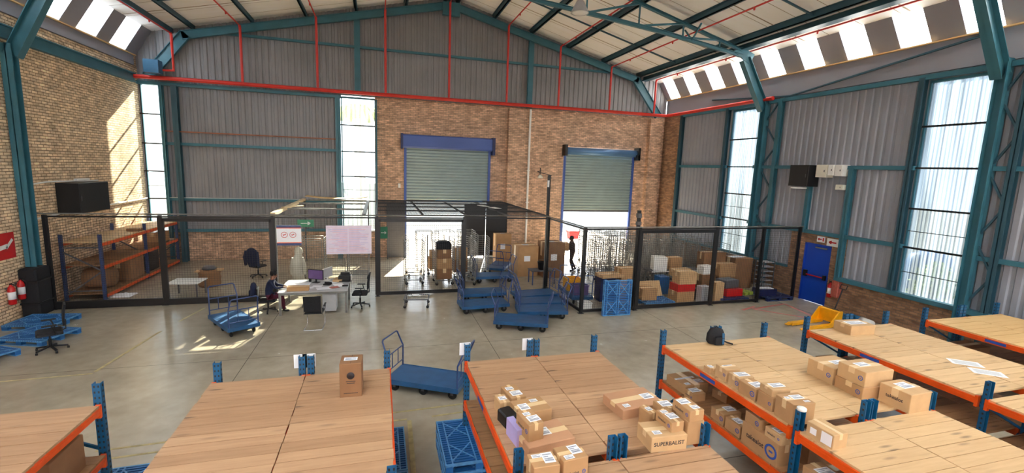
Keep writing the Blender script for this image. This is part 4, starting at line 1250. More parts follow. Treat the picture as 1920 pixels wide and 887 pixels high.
TR = [
 (0.97, 9.33, -29, 'blue platform trolley standing alone in the aisle between the racks'),
 (-3.95, 14.0, -57, 'blue platform trolley in front of the mesh, left of the desk'),
 (4.05, 12.62, -22, 'nearest blue platform trolley of the cluster in the middle'),
 (3.28, 14.48, 4, 'leftmost blue platform trolley of the middle cluster'),
 (4.98, 13.52, -8, 'blue platform trolley directly behind the nearest one of the cluster'),
 (5.25, 14.42, -4, 'blue platform trolley third back on the right of the cluster'),
 (5.38, 15.35, 5, 'blue platform trolley at the back right of the cluster, beside the pen corner'),
 (3.55, 15.85, 2, 'blue platform trolley parked along the mesh behind the leftmost one'),
 (4.55, 18.35, 0, 'blue platform trolley inside the cage in front of the black door'),
 (5.3, 20.2, 62, 'blue platform trolley deep inside the cage beside the wrapped pallets'),
 (6.95, 15.3, 86, 'blue platform trolley inside the pen corner, loaded with crates'),
]
for i, (x, y, a, lab) in enumerate(TR):
    if i == 0:
        tr0.location = (x, y, 0); tr0.rotation_euler.z = R(a); tr0['label'] = lab
    else:
        dup(tr0, (x, y, 0), R(a), lab)
def crate(x, y, z, w, d, h, mat, lab, rz=0, cat='crate', name='crate'):
    t = thing(name, lab, cat, (x, y, z), R(rz))
    k = 0.015; b = MB()
    b.box(-w/2, w/2, -d/2, d/2, 0, k)
    b.box(-w/2, w/2, -d/2, -d/2+k, k, h).box(-w/2, w/2, d/2-k, d/2, k, h).box(-w/2, -w/2+k, -d/2+k, d/2-k, k, h).box(w/2-k, w/2, -d/2+k, d/2-k, k, h)
    b.build('crate_body', mat, t)
    MB().box(-w/2-0.015, w/2+0.015, -d/2-0.015, -d/2+0.003, h-0.04, h).box(-w/2-0.015, w/2+0.015, d/2-0.003, d/2+0.015, h-0.04, h) \
        .box(-w/2-0.015, -w/2+0.003, -d/2, d/2, h-0.04, h).box(w/2-0.003, w/2+0.015, -d/2, d/2, h-0.04, h).build('rim', mat, t)
    return t
crate(6.95, 14.95, 0.285, 0.55, 0.4, 0.35, 'purple', 'purple crate on the loaded trolley in the pen corner')
crate(6.95, 15.6, 0.285, 0.55, 0.5, 0.45, 'yellow', 'yellow crate on the loaded trolley in the pen corner')
crate(6.72, 13.95, 0.0, 0.4, 0.3, 0.28, 'white', 'white crate on the floor between pen corner and standing pallet')

# flat wire dolly in front of the mesh bay
t = thing('dolly', 'low metal dolly with slatted top in front of the open mesh bay', 'dolly', (1.18, 15.35, 0), R(-8))
d_ = MB().bar((-0.4, -0.33, 0.3), (0.4, -0.33, 0.3), 0.03).bar((-0.4, 0.33, 0.3), (0.4, 0.33, 0.3), 0.03).bar((-0.4, -0.33, 0.3), (-0.4, 0.33, 0.3), 0.03).bar((0.4, -0.33, 0.3), (0.4, 0.33, 0.3), 0.03)
d_.build('frame', 'grey_dark', t)
s_ = MB()
for i in range(13): s_.bar((-0.36+i*0.06, -0.33, 0.315), (-0.36+i*0.06, 0.33, 0.315), 0.012)
s_.build('slatted_top', 'zinc', t)
for x in (-0.37, 0.37):
    for y in (-0.3, 0.3):
        MB().lathe([(0.05, -0.015), (0.05, 0.015)], 12, (x, y, 0.05), axis='Y').bar((x, y, 0.05), (x, y, 0.3), 0.03, mi=1).build('caster', ['rubber', 'grey_dark'], t)
o = MB().bbox(-0.12, 0.12, -0.08, 0.08, 0, 0.03, 0.004).build('paper_stack', 'paper', loc=(1.15, 15.5, 0.322))
tag(o, 'small stack of white paper on the low metal dolly', 'paper')

# ------------------------------------------------------------------ mesh pens
def wire_panel(w, h, pitch=0.075, r=0.002, ox=0.0, oz=0.0):
    mb = MB(); n = int(w/pitch); m_ = int(h/pitch)
    for i in range(1, n):
        x = ox+i*w/n; mb.box(x-r, x+r, -r, r, oz, oz+h)
    for i in range(1, m_):
        z = oz+i*h/m_; mb.box(ox, ox+w, -r, r, z-r, z+r)
    return mb
def fence_bay(label, p, q, h=2.86, kick=0, frame=0.05, post=0.09, thick=False, base=True, mesh=True, both=False):
    """one framed mesh bay from p to q (x, y); the post stands at p"""
    p, q = Vector((p[0], p[1], 0)), Vector((q[0], q[1], 0))
    L_ = (q-p).length; a = math.atan2(q.y-p.y, q.x-p.x)
    t = thing('mesh_fence', label, 'fence', tuple(p), a)
    MB().box(-post/2, post/2, -post/2, post/2, 0, h+0.02).box(-0.09, 0.09, -0.07, 0.07, 0, 0.01).build('post', 'black_steel', t)
    if both: MB().box(L_-post/2, L_+post/2, -post/2, post/2, 0, h+0.02).build('post', 'black_steel', t)
    f = MB(); k = 0.10 if thick else frame
    x0, x1 = post/2, L_-post/2
    f.box(x0, x1, -0.025, 0.025, h-0.05, h)
    if thick:
        f.box(x0, x1, -0.045, 0.02, h-0.17, h-0.06); f.box(x0, x0+0.06, -0.045, 0.02, 0.05, h-0.1); f.box(x1-0.06, x1, -0.045, 0.02, 0.05, h-0.1)
    if kick: f.box(x0, x1, -0.06, 0.03, 0.01, kick)
    elif base: f.box(x0, x1, -0.03, 0.03, 0.04, 0.16 if thick else 0.13)
    if not thick: f.box(x0, x0+0.03, -0.02, 0.02, 0.06, h-0.03).box(x1-0.03, x1, -0.02, 0.02, 0.06, h-0.03)
    f.build('frame', 'black_steel', t)
    if mesh: wire_panel(x1-x0, h-0.22, ox=x0, oz=0.14).build('wire_mesh', 'wire', t)
    return t
YP = 16.72
fence_bay('mesh fence bay between the left column and the first black post', (-9.5, YP), (-6.6, YP), kick=0.24)
fence_bay('black-framed sliding mesh gate left of the desk', (-6.6, YP), (-3.42, YP), thick=True, kick=0.2)
fence_bay('mesh fence bay behind the desk, carrying the two posters', (-3.42, YP), (-0.1, YP), base=False)
fence_bay('black-framed mesh gate in front of the bright dock opening', (-0.1, YP), (3.0, YP), thick=True)
fence_bay('open bay of the mesh pen in front of the trolleys and black doors', (3.0, YP), (6.3, YP), base=False, mesh=False)
fence_bay('short mesh return running towards the camera at the pen corner', (6.32, YP), (6.42, 13.62), base=True)
fence_bay('mesh bay behind the standing blue pallet', (6.42, 13.6), (8.45, 13.62))
fence_bay('black-framed mesh gate in front of the heap of cartons', (8.45, 13.62), (11.62, 13.7), thick=True)
fence_bay('mesh bay right of the framed gate, navy pallets behind', (11.62, 13.7), (13.75, 13.75), base=True)
fence_bay('mesh bay ending at the blue door', (13.75, 13.75), (15.5, 13.8), mesh=True, base=False, both=True)
for (x, y, h, lab) in ((6.3, YP+0.12, 4.5, 'tall black post rising above the cage at the pen corner'), (8.45, 13.76, 3.45, 'black post rising above the pen, wrapped in grey tape')):
    t = thing('steel_post', lab, 'post', (x, y, 0))
    MB().box(-0.05, 0.05, -0.05, 0.05, 0, h).build('shaft', 'black_steel', t)
    MB().box(-0.08, 0.08, -0.08, 0.08, 0, 0.012).build('base_plate', 'black_steel', t)
    if h > 4: MB().box(-0.09, -0.03, -0.12, -0.05, h-0.45, h-0.2).build('junction_box', 'white', t)
    else: MB().box(-0.07, 0.07, -0.07, 0.07, h-0.5, h-0.38).box(-0.07, 0.07, -0.07, 0.07, h-0.25, h-0.1).build('tape_wrap', 'grey_dark', t)
tag(MB().tube([(-9.7, YP-0.02, 2.92), (6.25, YP-0.02, 2.92), (6.4, 13.58, 2.9), (8.4, 13.58, 2.9), (15.6, 13.76, 2.9)], 0.022, 6).build('conduit', 'zinc'),
    'pale conduit running along the top of all the mesh pens', 'conduit')
# cage roof
t = thing('cage_roof', 'dark mesh roof over the middle cage, seen edge-on', 'cage roof', (3.1, 20.2, 2.9))
f = MB()
for x in (-3.2, -1.6, 0, 1.6, 3.15): f.box(x-0.03, x+0.03, -3.45, 3.6, 0, 0.05)
for y in (-3.45, -1.7, 0, 1.8, 3.55): f.box(-3.2, 3.15, y-0.03, y+0.03, 0, 0.05)
f.build('frame', 'black_steel', t)
f = MB()
for i in range(1, 64): x = -3.2+i*0.1; f.box(x-0.004, x+0.004, -3.42, 3.55, 0.05, 0.056)
for i in range(1, 70): y = -3.45+i*0.1; f.box(-3.2, 3.15, y-0.003, y+0.003, 0.056, 0.062)
f.build('wire_mesh', 'black_steel', t)
for i, (x, y) in enumerate(((4.55, 20.6), (4.85, 19.6))):
    o = MB().bbox(-0.16, 0.16, -0.35, 0.35, 0, 0.01, 0.002).build('paper_sheet', 'white', loc=(x, y, 2.966), rotz=R(12))
    tag(o, ['white sheet lying on the mesh roof, further back', 'white sheet lying on the mesh roof, nearer the front'][i], 'paper')
o = MB().bbox(-1.2, 1.2, -0.18, 0.18, 0, 0.012, 0.002).build('panel', 'pallet_blue', loc=(3.9, 23.45, 2.966)); tag(o, 'bright blue strip of sheet lying at the back of the mesh roof', 'sheet')
# pale timber frame over the desk pen
t = thing('timber_frame', 'pale timber beams over the pen behind the desk, left of the mesh roof', 'frame', (-1.9, 20.2, 2.88))
MB().box(-1.6, -1.45, -3.4, 3.4, 0, 0.1).build('long_beam', 'timber', t)
MB().box(1.3, 1.42, -3.4, 3.4, 0, 0.08).build('long_beam', 'grey_dark', t)
for y in (-1.2, 1.4, 3.3): MB().box(-1.45, 1.3, y-0.04, y+0.04, 0.0, 0.06).build('cross_beam', 'zinc', t)
MB().box(-1.52, -1.46, -3.3, -3.22, -2.88, 0).box(-1.52, -1.46, 3.2, 3.28, -2.88, 0).box(1.33, 1.39, 3.2, 3.28, -2.88, 0).build('leg', 'grey_dark', t)
MB().bar((-1.55, -1.6, 0.12), (-0.95, -0.9, 0.12), 0.1, 0.03).build('loose_batten', 'timber', t)
mb = MB(); n = 12
for i in range(n):
    x0, x1 = -1.3+2.7*i/n, -1.3+2.7*(i+1)/n
    zf = lambda x: -0.10*(1-((x-0.05)/1.35)**2)
    mb._add([(x0, -0.4, zf(x0)), (x1, -0.4, zf(x1)), (x1, 0.4, zf(x1)), (x0, 0.4, zf(x0)), (x0, -0.4, zf(x0)+0.015), (x1, -0.4, zf(x1)+0.015), (x1, 0.4, zf(x1)+0.015), (x0, 0.4, zf(x0)+0.015)],
            [(0, 3, 2, 1), (4, 5, 6, 7), (0, 1, 5, 4), (2, 3, 7, 6), (1, 2, 6, 5), (3, 0, 4, 7)])
o = mb.build('board', 'ply', loc=(-1.95, 22.9, 3.14)); tag(o, 'sagging plywood sheet laid across the timber beams', 'board')

# black and grey door leaves closing the back of the cage
for (x0, x1, mt, lab) in ((4.2, 5.32, 'black_steel', 'left leaf of the black sheet-steel doors behind the trolleys'), (5.36, 6.5, 'black_steel', 'right leaf of the black sheet-steel doors behind the trolleys'),
                          (0.32, 1.2, 'grey_dark', 'grey sheet-steel door leaf left of the bright dock opening')):
    t = thing('door_leaf', lab, 'door', ((x0+x1)/2, 23.5, 0)); w = (x1-x0)/2
    MB().box(-w, w, -0.02, 0.02, 0.09, 2.8).build('sheet', mt, t)
    MB().box(-w, -w+0.05, -0.04, -0.02, 0.09, 2.8).box(w-0.05, w, -0.04, -0.02, 0.09, 2.8).box(-w, w, -0.04, -0.02, 1.4, 1.45).box(-w, w, -0.04, -0.02, 2.75, 2.8).box(-w, w, -0.04, -0.02, 0.09, 0.14).build('frame', mt, t)
    MB().box(-w, -w+0.06, -0.06, 0.02, 0, 0.1).box(w-0.06, w, -0.06, 0.02, 0, 0.1).build('hinge_foot', mt, t)
    MB().bar((w-0.12, -0.05, 1.05), (w-0.12, -0.05, 1.2), 0.02).build('handle', 'zinc', t)

# ------------------------------------------------------------------ wire roll cages
def make_roll_cage(n_shelf=0):
    t = thing('roll_cage', 'x', 'roll cage', (0, 0, 0), 0, 'x')
    W, D, H = 0.72, 0.8, 1.72
    b = MB()
    b.bar((-W/2, -D/2, 0.2), (-W/2, D/2, 0.2), 0.03).bar((W/2, -D/2, 0.2), (W/2, D/2, 0.2), 0.03).bar((-W/2, D/2, 0.2), (W/2, D/2, 0.2), 0.03).bar((-W/2, -D/2, 0.2), (W/2, -D/2, 0.2), 0.03)
    for i in range(9): b.bar((-W/2+0.08+i*0.07, -D/2, 0.21), (-W/2+0.08+i*0.07, D/2, 0.21), 0.008)
    b.build('base_frame', 'zinc', t)
    for s in (-1, 1):
        m_ = MB(); x = s*W/2
        m_.tube([(x, -D/2, 0.2), (x, -D/2, H-0.05), (x, -D/2+0.05, H), (x, D/2-0.05, H), (x, D/2, H-0.05), (x, D/2, 0.2)], 0.013, 6)
        for i in range(15): m_.bar((x, -D/2, 0.3+i*0.095), (x, D/2, 0.3+i*0.095), 0.011)
        for i in range(3): m_.bar((x, -D/4+i*D/4, 0.2), (x, -D/4+i*D/4, H), 0.007)
        m_.build('side_panel', 'zinc', t)
    m_ = MB(); y = D/2
    m_.tube([(-W/2, y, H-0.02), (W/2, y, H-0.02)], 0.012, 6)
    for i in range(15): m_.bar((-W/2, y, 0.3+i*0.095), (W/2, y, 0.3+i*0.095), 0.011)
    for i in range(3): m_.bar((-W/4+i*W/4, y, 0.2), (-W/4+i*W/4, y, H), 0.007)
    m_.build('back_panel', 'zinc', t)
    for x in (-W/2+0.05, W/2-0.05):
        for yy in (-D/2+0.05, D/2-0.05):
            MB().lathe([(0.06, -0.015), (0.06, 0.015)], 12, (x, yy, 0.06), axis='Y').bar((x, yy, 0.06), (x, yy, 0.2), 0.03, mi=1).build('caster', ['rubber', 'zinc'], t)
    return t
rc0 = make_roll_cage()
first = True
def place_cage(x, y, rz, lab, grp):
    global first
    if first:
        rc0.location = (x, y, 0); rc0.rotation_euler.z = R(rz); rc0['label'] = lab; rc0['group'] = grp; first = False
        return rc0
    return dup(rc0, (x, y, 0), R(rz), lab, grp)
GRP1 = 'empty wire roll cages massed behind the right pen'
rnd = random.Random(3)
for row, y in enumerate((17.0, 18.15, 19.3, 20.45, 21.6)):
    x = 9.35 if row < 3 else 10.4
    while x < 15.2:
        if not (row == 0 and 11.0 < x < 14.6 and False):
            place_cage(x+rnd.uniform(-0.03, 0.03), y+rnd.uniform(-0.06, 0.06), rnd.uniform(-3, 3), 'empty zinc wire roll cage among the mass of cages behind the right mesh pen', GRP1)
        x += 0.86
GRP2 = 'roll cages in front of the left dock opening'
MID = [(1.3, 18.55, 2, 'empty roll cage nearest the left post of the black-framed gate'), (1.95, 21.3, 0, 'roll cage furthest back before the left dock opening'), (2.9, 21.4, 6, 'roll cage furthest back, right of its neighbour, before the left dock opening'), (3.35, 18.1, -5, 'empty roll cage right behind the gate post beside the stacked one'), (1.45, 19.9, 5, 'leftmost roll cage before the bright dock opening, empty'), (2.35, 20.1, -4, 'second roll cage before the bright dock opening, cartons inside'),
       (2.45, 18.3, 3, 'nearest roll cage behind the black-framed gate, stacked with brown cartons'), (3.3, 19.4, 8, 'roll cage right of the stacked one, half hidden by the gate post')]
for (x, y, a, lab) in MID: place_cage(x, y, a, lab, GRP2)
for (x, y, a, lab) in ((3.85, 20.45, 4, 'roll cage in front of the join between dock opening and black doors'), (4.2, 19.5, -3, 'roll cage furthest right of the group before the left dock opening'), (3.95, 21.5, 2, 'roll cage furthest back by the left black door leaf')):
    place_cage(x, y, a, lab, GRP2)
for (x, y, z, w, d, h, mt, lab) in ((2.45, 18.3, 0.23, 0.6, 0.62, 0.42, 'carton_dark', 'bottom carton in the nearest roll cage behind the gate'), (2.45, 18.3, 0.655, 0.58, 0.6, 0.4, 'carton', 'middle carton in the nearest roll cage behind the gate'),
                          (2.45, 18.3, 1.06, 0.55, 0.55, 0.36, 'carton_dark', 'upper carton in the nearest roll cage behind the gate'), (2.35, 20.1, 0.23, 0.6, 0.6, 0.5, 'carton', 'bottom carton in the second roll cage before the dock opening'),
                          (2.35, 20.1, 0.735, 0.5, 0.5, 0.3, 'carton_pale', 'upper carton in the second roll cage before the dock opening'), (3.3, 19.4, 0.23, 0.58, 0.6, 0.55, 'carton_dark', 'bottom carton in the roll cage behind the gate post'),
                          (3.3, 19.4, 0.785, 0.56, 0.55, 0.5, 'carton', 'upper carton in the roll cage behind the gate post')):
    carton(lab, x, y, z, w, d, h, 3, mt)
o = MB().bbox(-0.3, 0.3, -0.25, 0.25, 0, 0.3, 0.08).build('bag', 'black_fabric', loc=(2.45, 18.3, 1.425)); tag(o, 'black bag on top of the stacked cartons in the nearest roll cage', 'bag')
for k, (x, y) in enumerate(((-2.6, 19.6), (-1.75, 19.8), (-0.85, 19.7))):
    place_cage(x, y, 88, 'wire roll cage behind the posters, %s' % ('left of the three', 'middle of the three', 'right of the three')[k], 'roll cages behind the posters')

# ------------------------------------------------------------------ desk and what stands on it
t = thing('desk', 'large grey-topped desk in front of the mesh, covered in papers', 'desk', (-2.0, 15.72, 0))
for (y0, y1) in ((-0.80, -0.005), (0.005, 0.80)):
    MB().bbox(-1.0, 1.0, y0, y1, 0.71, 0.74, 0.004).build('desk_top', 'grey', t)
for x in (-0.95, 0.95):
    for y in (-0.74, 0.74): MB().bbox(x-0.03, x+0.03, y-0.03, y+0.03, 0, 0.71, 0.003).build('leg', 'zinc', t)
MB().box(-0.92, 0.92, -0.78, -0.75, 0.64, 0.71).box(-0.92, 0.92, 0.75, 0.78, 0.64, 0.71).box(-0.98, -0.95, -0.72, 0.72, 0.64, 0.71).box(0.95, 0.98, -0.72, 0.72, 0.64, 0.71).build('apron', 'zinc', t)
MB().bbox(0.25, 0.65, -0.7, -0.2, 0.06, 0.66, 0.005).build('pedestal', 'grey', t)
DZ = 0.742
def small(name, mb, mat, loc, lab, cat, rz=0): return tag(mb.build(name, mat, loc=loc, rotz=R(rz)), lab, cat)
carton('long shallow carton at the left front corner of the desk', -2.45, 15.14, DZ, 0.62, 0.26, 0.12, 2, 'carton')
small('folder', MB().bbox(-0.19, 0.19, -0.13, 0.13, 0, 0.03, 0.004), 'red', (-2.55, 15.42, DZ), 'red folder lying at the left end of the desk', 'folder', 8)
small('paper_stack', MB().bbox(-0.24, 0.24, -0.15, 0.15, 0, 0.05, 0.004), 'paper', (-2.45, 15.78, DZ), 'thick stack of white paper behind the red folder on the desk', 'paper', -5)
small('paper_sheet', MB().bbox(-0.22, 0.22, -0.15, 0.15, 0, 0.006, 0.002), 'paper', (-1.72, 15.25, DZ), 'white sheet in front at the middle of the desk', 'paper', 14)
small('paper_sheet', MB().bbox(-0.15, 0.15, -0.21, 0.21, 0, 0.006, 0.002), 'paper', (-1.30, 15.6, DZ), 'white sheet near the right chair on the desk', 'paper', 20)
for (x, y, a, lab) in ((-2.2, 15.35, 30, 'white sheet between the red folder and the telephone'), (-1.55, 16.0, -35, 'white sheet in front of the pale monitor'), (-2.75, 15.95, 10, 'white sheet at the far left corner of the desk'), (-1.95, 15.55, -10, 'white sheet beside the telephone on the desk')):
    small('paper_sheet', MB().bbox(-0.15, 0.15, -0.105, 0.105, 0, 0.004, 0.001), 'paper', (x, y, DZ), lab, 'paper', a)
small('booklet', MB().bbox(-0.14, 0.14, -0.1, 0.1, 0, 0.012, 0.003), 'line_red', (-1.42, 15.32, DZ), 'small red and white booklet on the right half of the desk', 'booklet', 25)
small('paper_stack', MB().bbox(-0.15, 0.15, -0.2, 0.2, 0, 0.08, 0.004), 'carton_pale', (-1.35, 16.2, DZ), 'buff stack of files at the back of the desk', 'files', -12)
small('stapler', MB().bbox(-0.09, 0.09, -0.025, 0.025, 0, 0.05, 0.01), 'black', (-1.1, 15.42, DZ), 'black stapler at the right front of the desk', 'stapler', 5)
small('telephone', MB().bbox(-0.11, 0.11, -0.1, 0.1, 0, 0.04, 0.01).bar((-0.11, 0.04, 0.06), (0.11, 0.04, 0.06), 0.05, 0.035), 'black', (-1.66, 15.72, DZ), 'black desk telephone in the middle of the papers', 'telephone', -20)
small('printer', MB().bbox(-0.2, 0.2, -0.17, 0.17, 0, 0.2, 0.02).bbox(-0.16, 0.16, -0.24, -0.1, 0.02, 0.05, 0.005).bbox(-0.15, 0.15, 0.02, 0.12, 0.2, 0.28, 0.01), 'black', (-1.15, 16.2, DZ), 'black printer at the right back corner of the desk', 'printer', -5)
def monitor(x, y, rz, mat, lab):
    t = thing('monitor', lab, 'monitor', (x, y, DZ), R(rz))
    MB().bbox(-0.27, 0.27, -0.02, 0.015, 0.11, 0.44, 0.006).build('housing', mat, t)
    MB().box(-0.25, 0.25, -0.023, -0.02, 0.13, 0.42).build('screen', 'purple' if mat == 'black' else 'grey', t)
    MB().bar((0, 0.01, 0.01), (0, 0.01, 0.2), 0.05, 0.03).bbox(-0.11, 0.11, -0.08, 0.09, 0, 0.012, 0.003).build('stand', mat, t)
monitor(-2.05, 16.05, -25, 'black', 'monitor with a purple-grey screen on the desk')
monitor(-1.72, 16.3, 62, 'white', 'pale monitor turned sideways at the back of the desk')
small('pen_holder', MB().lathe([(0.04, 0), (0.045, 0.1)], 12), 'black', (-2.25, 16.2, DZ), 'black pen pot left of the purple-screened monitor', 'pen pot')

# chairs
def office_chair(lab, loc, rz, arms=True, back_h=0.5, mesh_back=False):
    t = thing('office_chair', lab, 'chair', loc, R(rz))
    for i in range(5):
        a = 2*PI*i/5+0.3
        MB().bar((0.03*math.cos(a), 0.03*math.sin(a), 0.12), (0.3*math.cos(a), 0.3*math.sin(a), 0.075), 0.045, 0.03) \
            .lathe([(0.028, -0.022), (0.028, 0.022)], 10, (0.3*math.cos(a), 0.3*math.sin(a), 0.028), axis='Y').build('base_arm', 'black', t)
    MB().tube([(0, 0, 0.1), (0, 0, 0.3)], 0.032, 10).tube([(0, 0, 0.3), (0, 0, 0.43)], 0.018, 10).build('gas_column', 'black', t)
    s = MB(); s.bbox(-0.24, 0.24, -0.23, 0.24, 0.43, 0.51, 0.03).build('seat', 'black_fabric', t)
    b = MB(); n = 6
    for i in range(n):
        z0, z1 = 0.62+back_h*i/n, 0.62+back_h*(i+1)/n
        w0 = 0.20+0.03*math.sin(PI*i/n); w1 = 0.20+0.03*math.sin(PI*(i+1)/n)
        y0 = 0.24+0.05*(i/n)**2; y1 = 0.24+0.05*((i+1)/n)**2
        b._add([(-w0, y0, z0), (w0, y0, z0), (w1, y1, z1), (-w1, y1, z1), (-w0, y0+0.04, z0), (w0, y0+0.04, z0), (w1, y1+0.04, z1), (-w1, y1+0.04, z1)],
               [(0, 1, 2, 3), (7, 6, 5, 4), (0, 3, 7, 4), (1, 5, 6, 2)] + ([(0, 4, 5, 1)] if i == 0 else []) + ([(3, 2, 6, 7)] if i == n-1 else []))
    b.build('backrest', 'black_fabric', t)
    MB().bar((0, 0.1, 0.42), (0, 0.29, 0.5), 0.06, 0.02).bar((0, 0.29, 0.49), (0, 0.3, 0.72), 0.06, 0.02, (0, 1, 0)).build('back_bracket', 'black', t)
    if arms:
        for s_ in (-1, 1):
            MB().tube([(s_*0.24, 0.1, 0.45), (s_*0.29, 0.1, 0.5), (s_*0.29, 0.05, 0.68)], 0.015, 6).bbox(s_*0.29-0.03, s_*0.29+0.03, -0.12, 0.14, 0.68, 0.71, 0.01).build('armrest', 'black', t)
    return t
office_chair('black swivel chair on the open floor at the far left', (-7.6, 13.1, 0), -60)
office_chair('black swivel chair with armrests at the right end of the desk', (-0.65, 15.55, 0), -95)
office_chair('black swivel chair with a dark jacket hung over it, behind the left gate', (-4.75, 20.3, 0), 150)
j = thing('jacket', 'dark jacket draped over the chair behind the left gate', 'jacket', (-4.75, 20.3, 0), R(150))
mb = MB(); mb.lathe([(0.16, 0.5), (0.27, 0.7), (0.27, 1.0), (0.22, 1.16), (0.08, 1.24)], 12)
mb.v = [(x, y*0.4+0.29, z) for x, y, z in mb.v]; mb.build('jacket_body', 'navy_cloth', j)
for s_ in (-1, 1): MB().tube([(s_*0.24, 0.3, 1.1), (s_*0.31, 0.33, 0.85), (s_*0.3, 0.3, 0.52)], [0.07, 0.06, 0.05], 8).build('sleeve', 'navy_cloth', j)
t = thing('visitor_chair', 'black cantilever visitor chair seen from behind, in front of the desk', 'chair', (-1.82, 13.72, 0), R(178))
for s_ in (-1, 1):
    MB().tube([(s_*0.24, -0.25, 0.46), (s_*0.24, -0.27, 0.40), (s_*0.24, -0.27, 0.05), (s_*0.24, -0.23, 0.015), (s_*0.24, 0.3, 0.015)], 0.012, 8) \
        .tube([(s_*0.24, -0.25, 0.46), (s_*0.24, 0.2, 0.44), (s_*0.23, 0.26, 0.6), (s_*0.22, 0.33, 0.98)], 0.012, 8).build('sled_frame', 'chrome', t)
    MB().tube([(s_*0.25, -0.2, 0.46), (s_*0.28, -0.2, 0.65), (s_*0.28, 0.22, 0.65)], 0.011, 6).bbox(s_*0.28-0.025, s_*0.28+0.025, -0.18, 0.12, 0.655, 0.68, 0.006).build('armrest', 'black', t)
MB().tube([(-0.24, 0.3, 0.015), (0.24, 0.3, 0.015)], 0.012, 8).build('floor_bar', 'chrome', t)
MB().bbox(-0.23, 0.23, -0.24, 0.2, 0.45, 0.5, 0.015).build('seat', 'black_fabric', t)
MB().prism([(0.235, 0.56), (0.275, 0.55), (0.36, 1.0), (0.325, 1.01)], 'X', -0.23, 0.23).build('backrest', 'black_fabric', t)

# ------------------------------------------------------------------ people
def skin_mesh(verts, edges, radii, root, sub=2):
    me = bpy.data.meshes.new('figure'); me.from_pydata([tuple(v) for v in verts], edges, [])
    o = bpy.data.objects.new('figure', me); COL.objects.link(o)
    sk = o.modifiers.new('skin', 'SKIN'); sk.use_smooth_shade = True
    for i, sv in enumerate(me.skin_vertices[0].data):
        r = radii[i]; sv.radius = (r, r) if not isinstance(r, tuple) else r
        sv.use_root = (i == root)
    ss = o.modifiers.new('sub', 'SUBSURF'); ss.levels = sub; ss.render_levels = sub
    bpy.context.view_layer.update()
    dg = bpy.context.evaluated_depsgraph_get()
    m2 = bpy.data.meshes.new_from_object(o.evaluated_get(dg))
    bpy.data.objects.remove(o)
    for p in m2.polygons: p.use_smooth = True
    return m2
def figure(label, loc, rz, J, zones, hair=True, fat=1.0, name='person', extras=None):
    """J = dict of joints; faces +y locally"""
    t = thing(name, label, 'person', loc, R(rz))
    V, E_, Rd = [], [], []
    def add(p, r, par=None):
        V.append(Vector(p)); Rd.append(r); i = len(V)-1
        if par is not None: E_.append((par, i))
        return i
    pel = add(J['pelvis'], (0.155, 0.12))
    wst = add(J['waist'], (0.13, 0.11), pel); chs = add(J['chest'], (0.16, 0.12), wst); shd = add(J['neckbase'], (0.12, 0.09), chs)
    nk = add(J['neck'], 0.052, shd); hd = add(J['head'], (0.082, 0.092), nk); tp = add(J['crown'], (0.062, 0.07), hd)
    nose = add(Vector(J['head'])+Vector(J['look'])*0.1, 0.014, hd)
    for s, k in ((-1, 'l'), (1, 'r')):
        a = add(J['sh_'+k], 0.062, shd); b = add(J['el_'+k], 0.043, a); c = add(J['wr_'+k], 0.028, b)
        d = Vector(J['wr_'+k])-Vector(J['el_'+k]); d.normalize()
        palm = add(Vector(J['wr_'+k])+d*0.07, (0.036, 0.018), c)
        side = d.cross(Vector((0, 0, 1))); side = side.normalized() if side.length > 0.1 else Vector((1, 0, 0))
        dn = d.cross(side).normalized()
        for i, (off, ln) in enumerate(((-0.03, 0.065), (-0.01, 0.078), (0.01, 0.074), (0.03, 0.056))):
            f1 = add(V[palm]+d*0.03+side*off, 0.009, palm)
            f2 = add(V[f1]+d*ln*0.6+dn*0.012, 0.008, f1); add(V[f2]+d*ln*0.35+dn*0.03, 0.007, f2)
        th = add(Vector(J['wr_'+k])+d*0.03-side*s*0.035, 0.010, c); add(V[th]+d*0.045-side*s*0.02, 0.009, th)
        h = add(J['hip_'+k], 0.088, pel); kn = add(J['kn_'+k], 0.06, h); an = add(J['an_'+k], 0.040, kn)
        hl = add(Vector(J['an_'+k])+Vector((0, -0.03, -0.045)), 0.034, an); add(Vector(J['an_'+k])+Vector((0, 0.15, -0.055)), 0.03, hl)
    Rd = [tuple(v*fat for v in q) if isinstance(q, tuple) else q*(fat if q > 0.02 else 1) for q in Rd]
    me = skin_mesh(V, E_, Rd, pel)
    mats = ['skin', zones['top'], zones['bottom'], zones.get('shoe', 'black')]
    for mt in mats: me.materials.append(M[mt])
    for p in me.polygons:
        c = p.center
        p.material_index = zones['fn'](c)
    o = bpy.data.objects.new('body', me); COL.objects.link(o); o.parent = t
    if hair:
        hm = MB(); hc = Vector(J['head'])+Vector((0, 0, 0.035))-Vector(J['look'])*0.02
        hm.lathe([(0.01, 0.115), (0.06, 0.105), (0.092, 0.07), (0.103, 0.02), (0.10, -0.02), (0.085, -0.05)], 14, tuple(hc)); hm.build('hair', 'hair', t)
    lk = Vector(J['look']); sd = lk.cross(Vector((0, 0, 1))).normalized()
    fm = MB()
    for s in (-1, 1):
        c = Vector(J['head'])+lk*0.088+sd*s*0.032+Vector((0, 0, 0.018)); fm.lathe([(0.001, -0.007), (0.009, -0.003), (0.009, 0.003), (0.001, 0.007)], 8, tuple(c))
        c = Vector(J['head'])+sd*s*0.088; fm.bbox(c.x-0.012, c.x+0.012, c.y-0.012, c.y+0.012, c.z-0.03, c.z+0.03, 0.005, 1)
    c = Vector(J['head'])+lk*0.09+Vector((0, 0, -0.05)); fm.bbox(c.x-0.02, c.x+0.02, c.y-0.01, c.y+0.006, c.z-0.005, c.z+0.005, 0.002, 1)
    fm.build('face_features', ['ink', 'skin'], t)
    return t
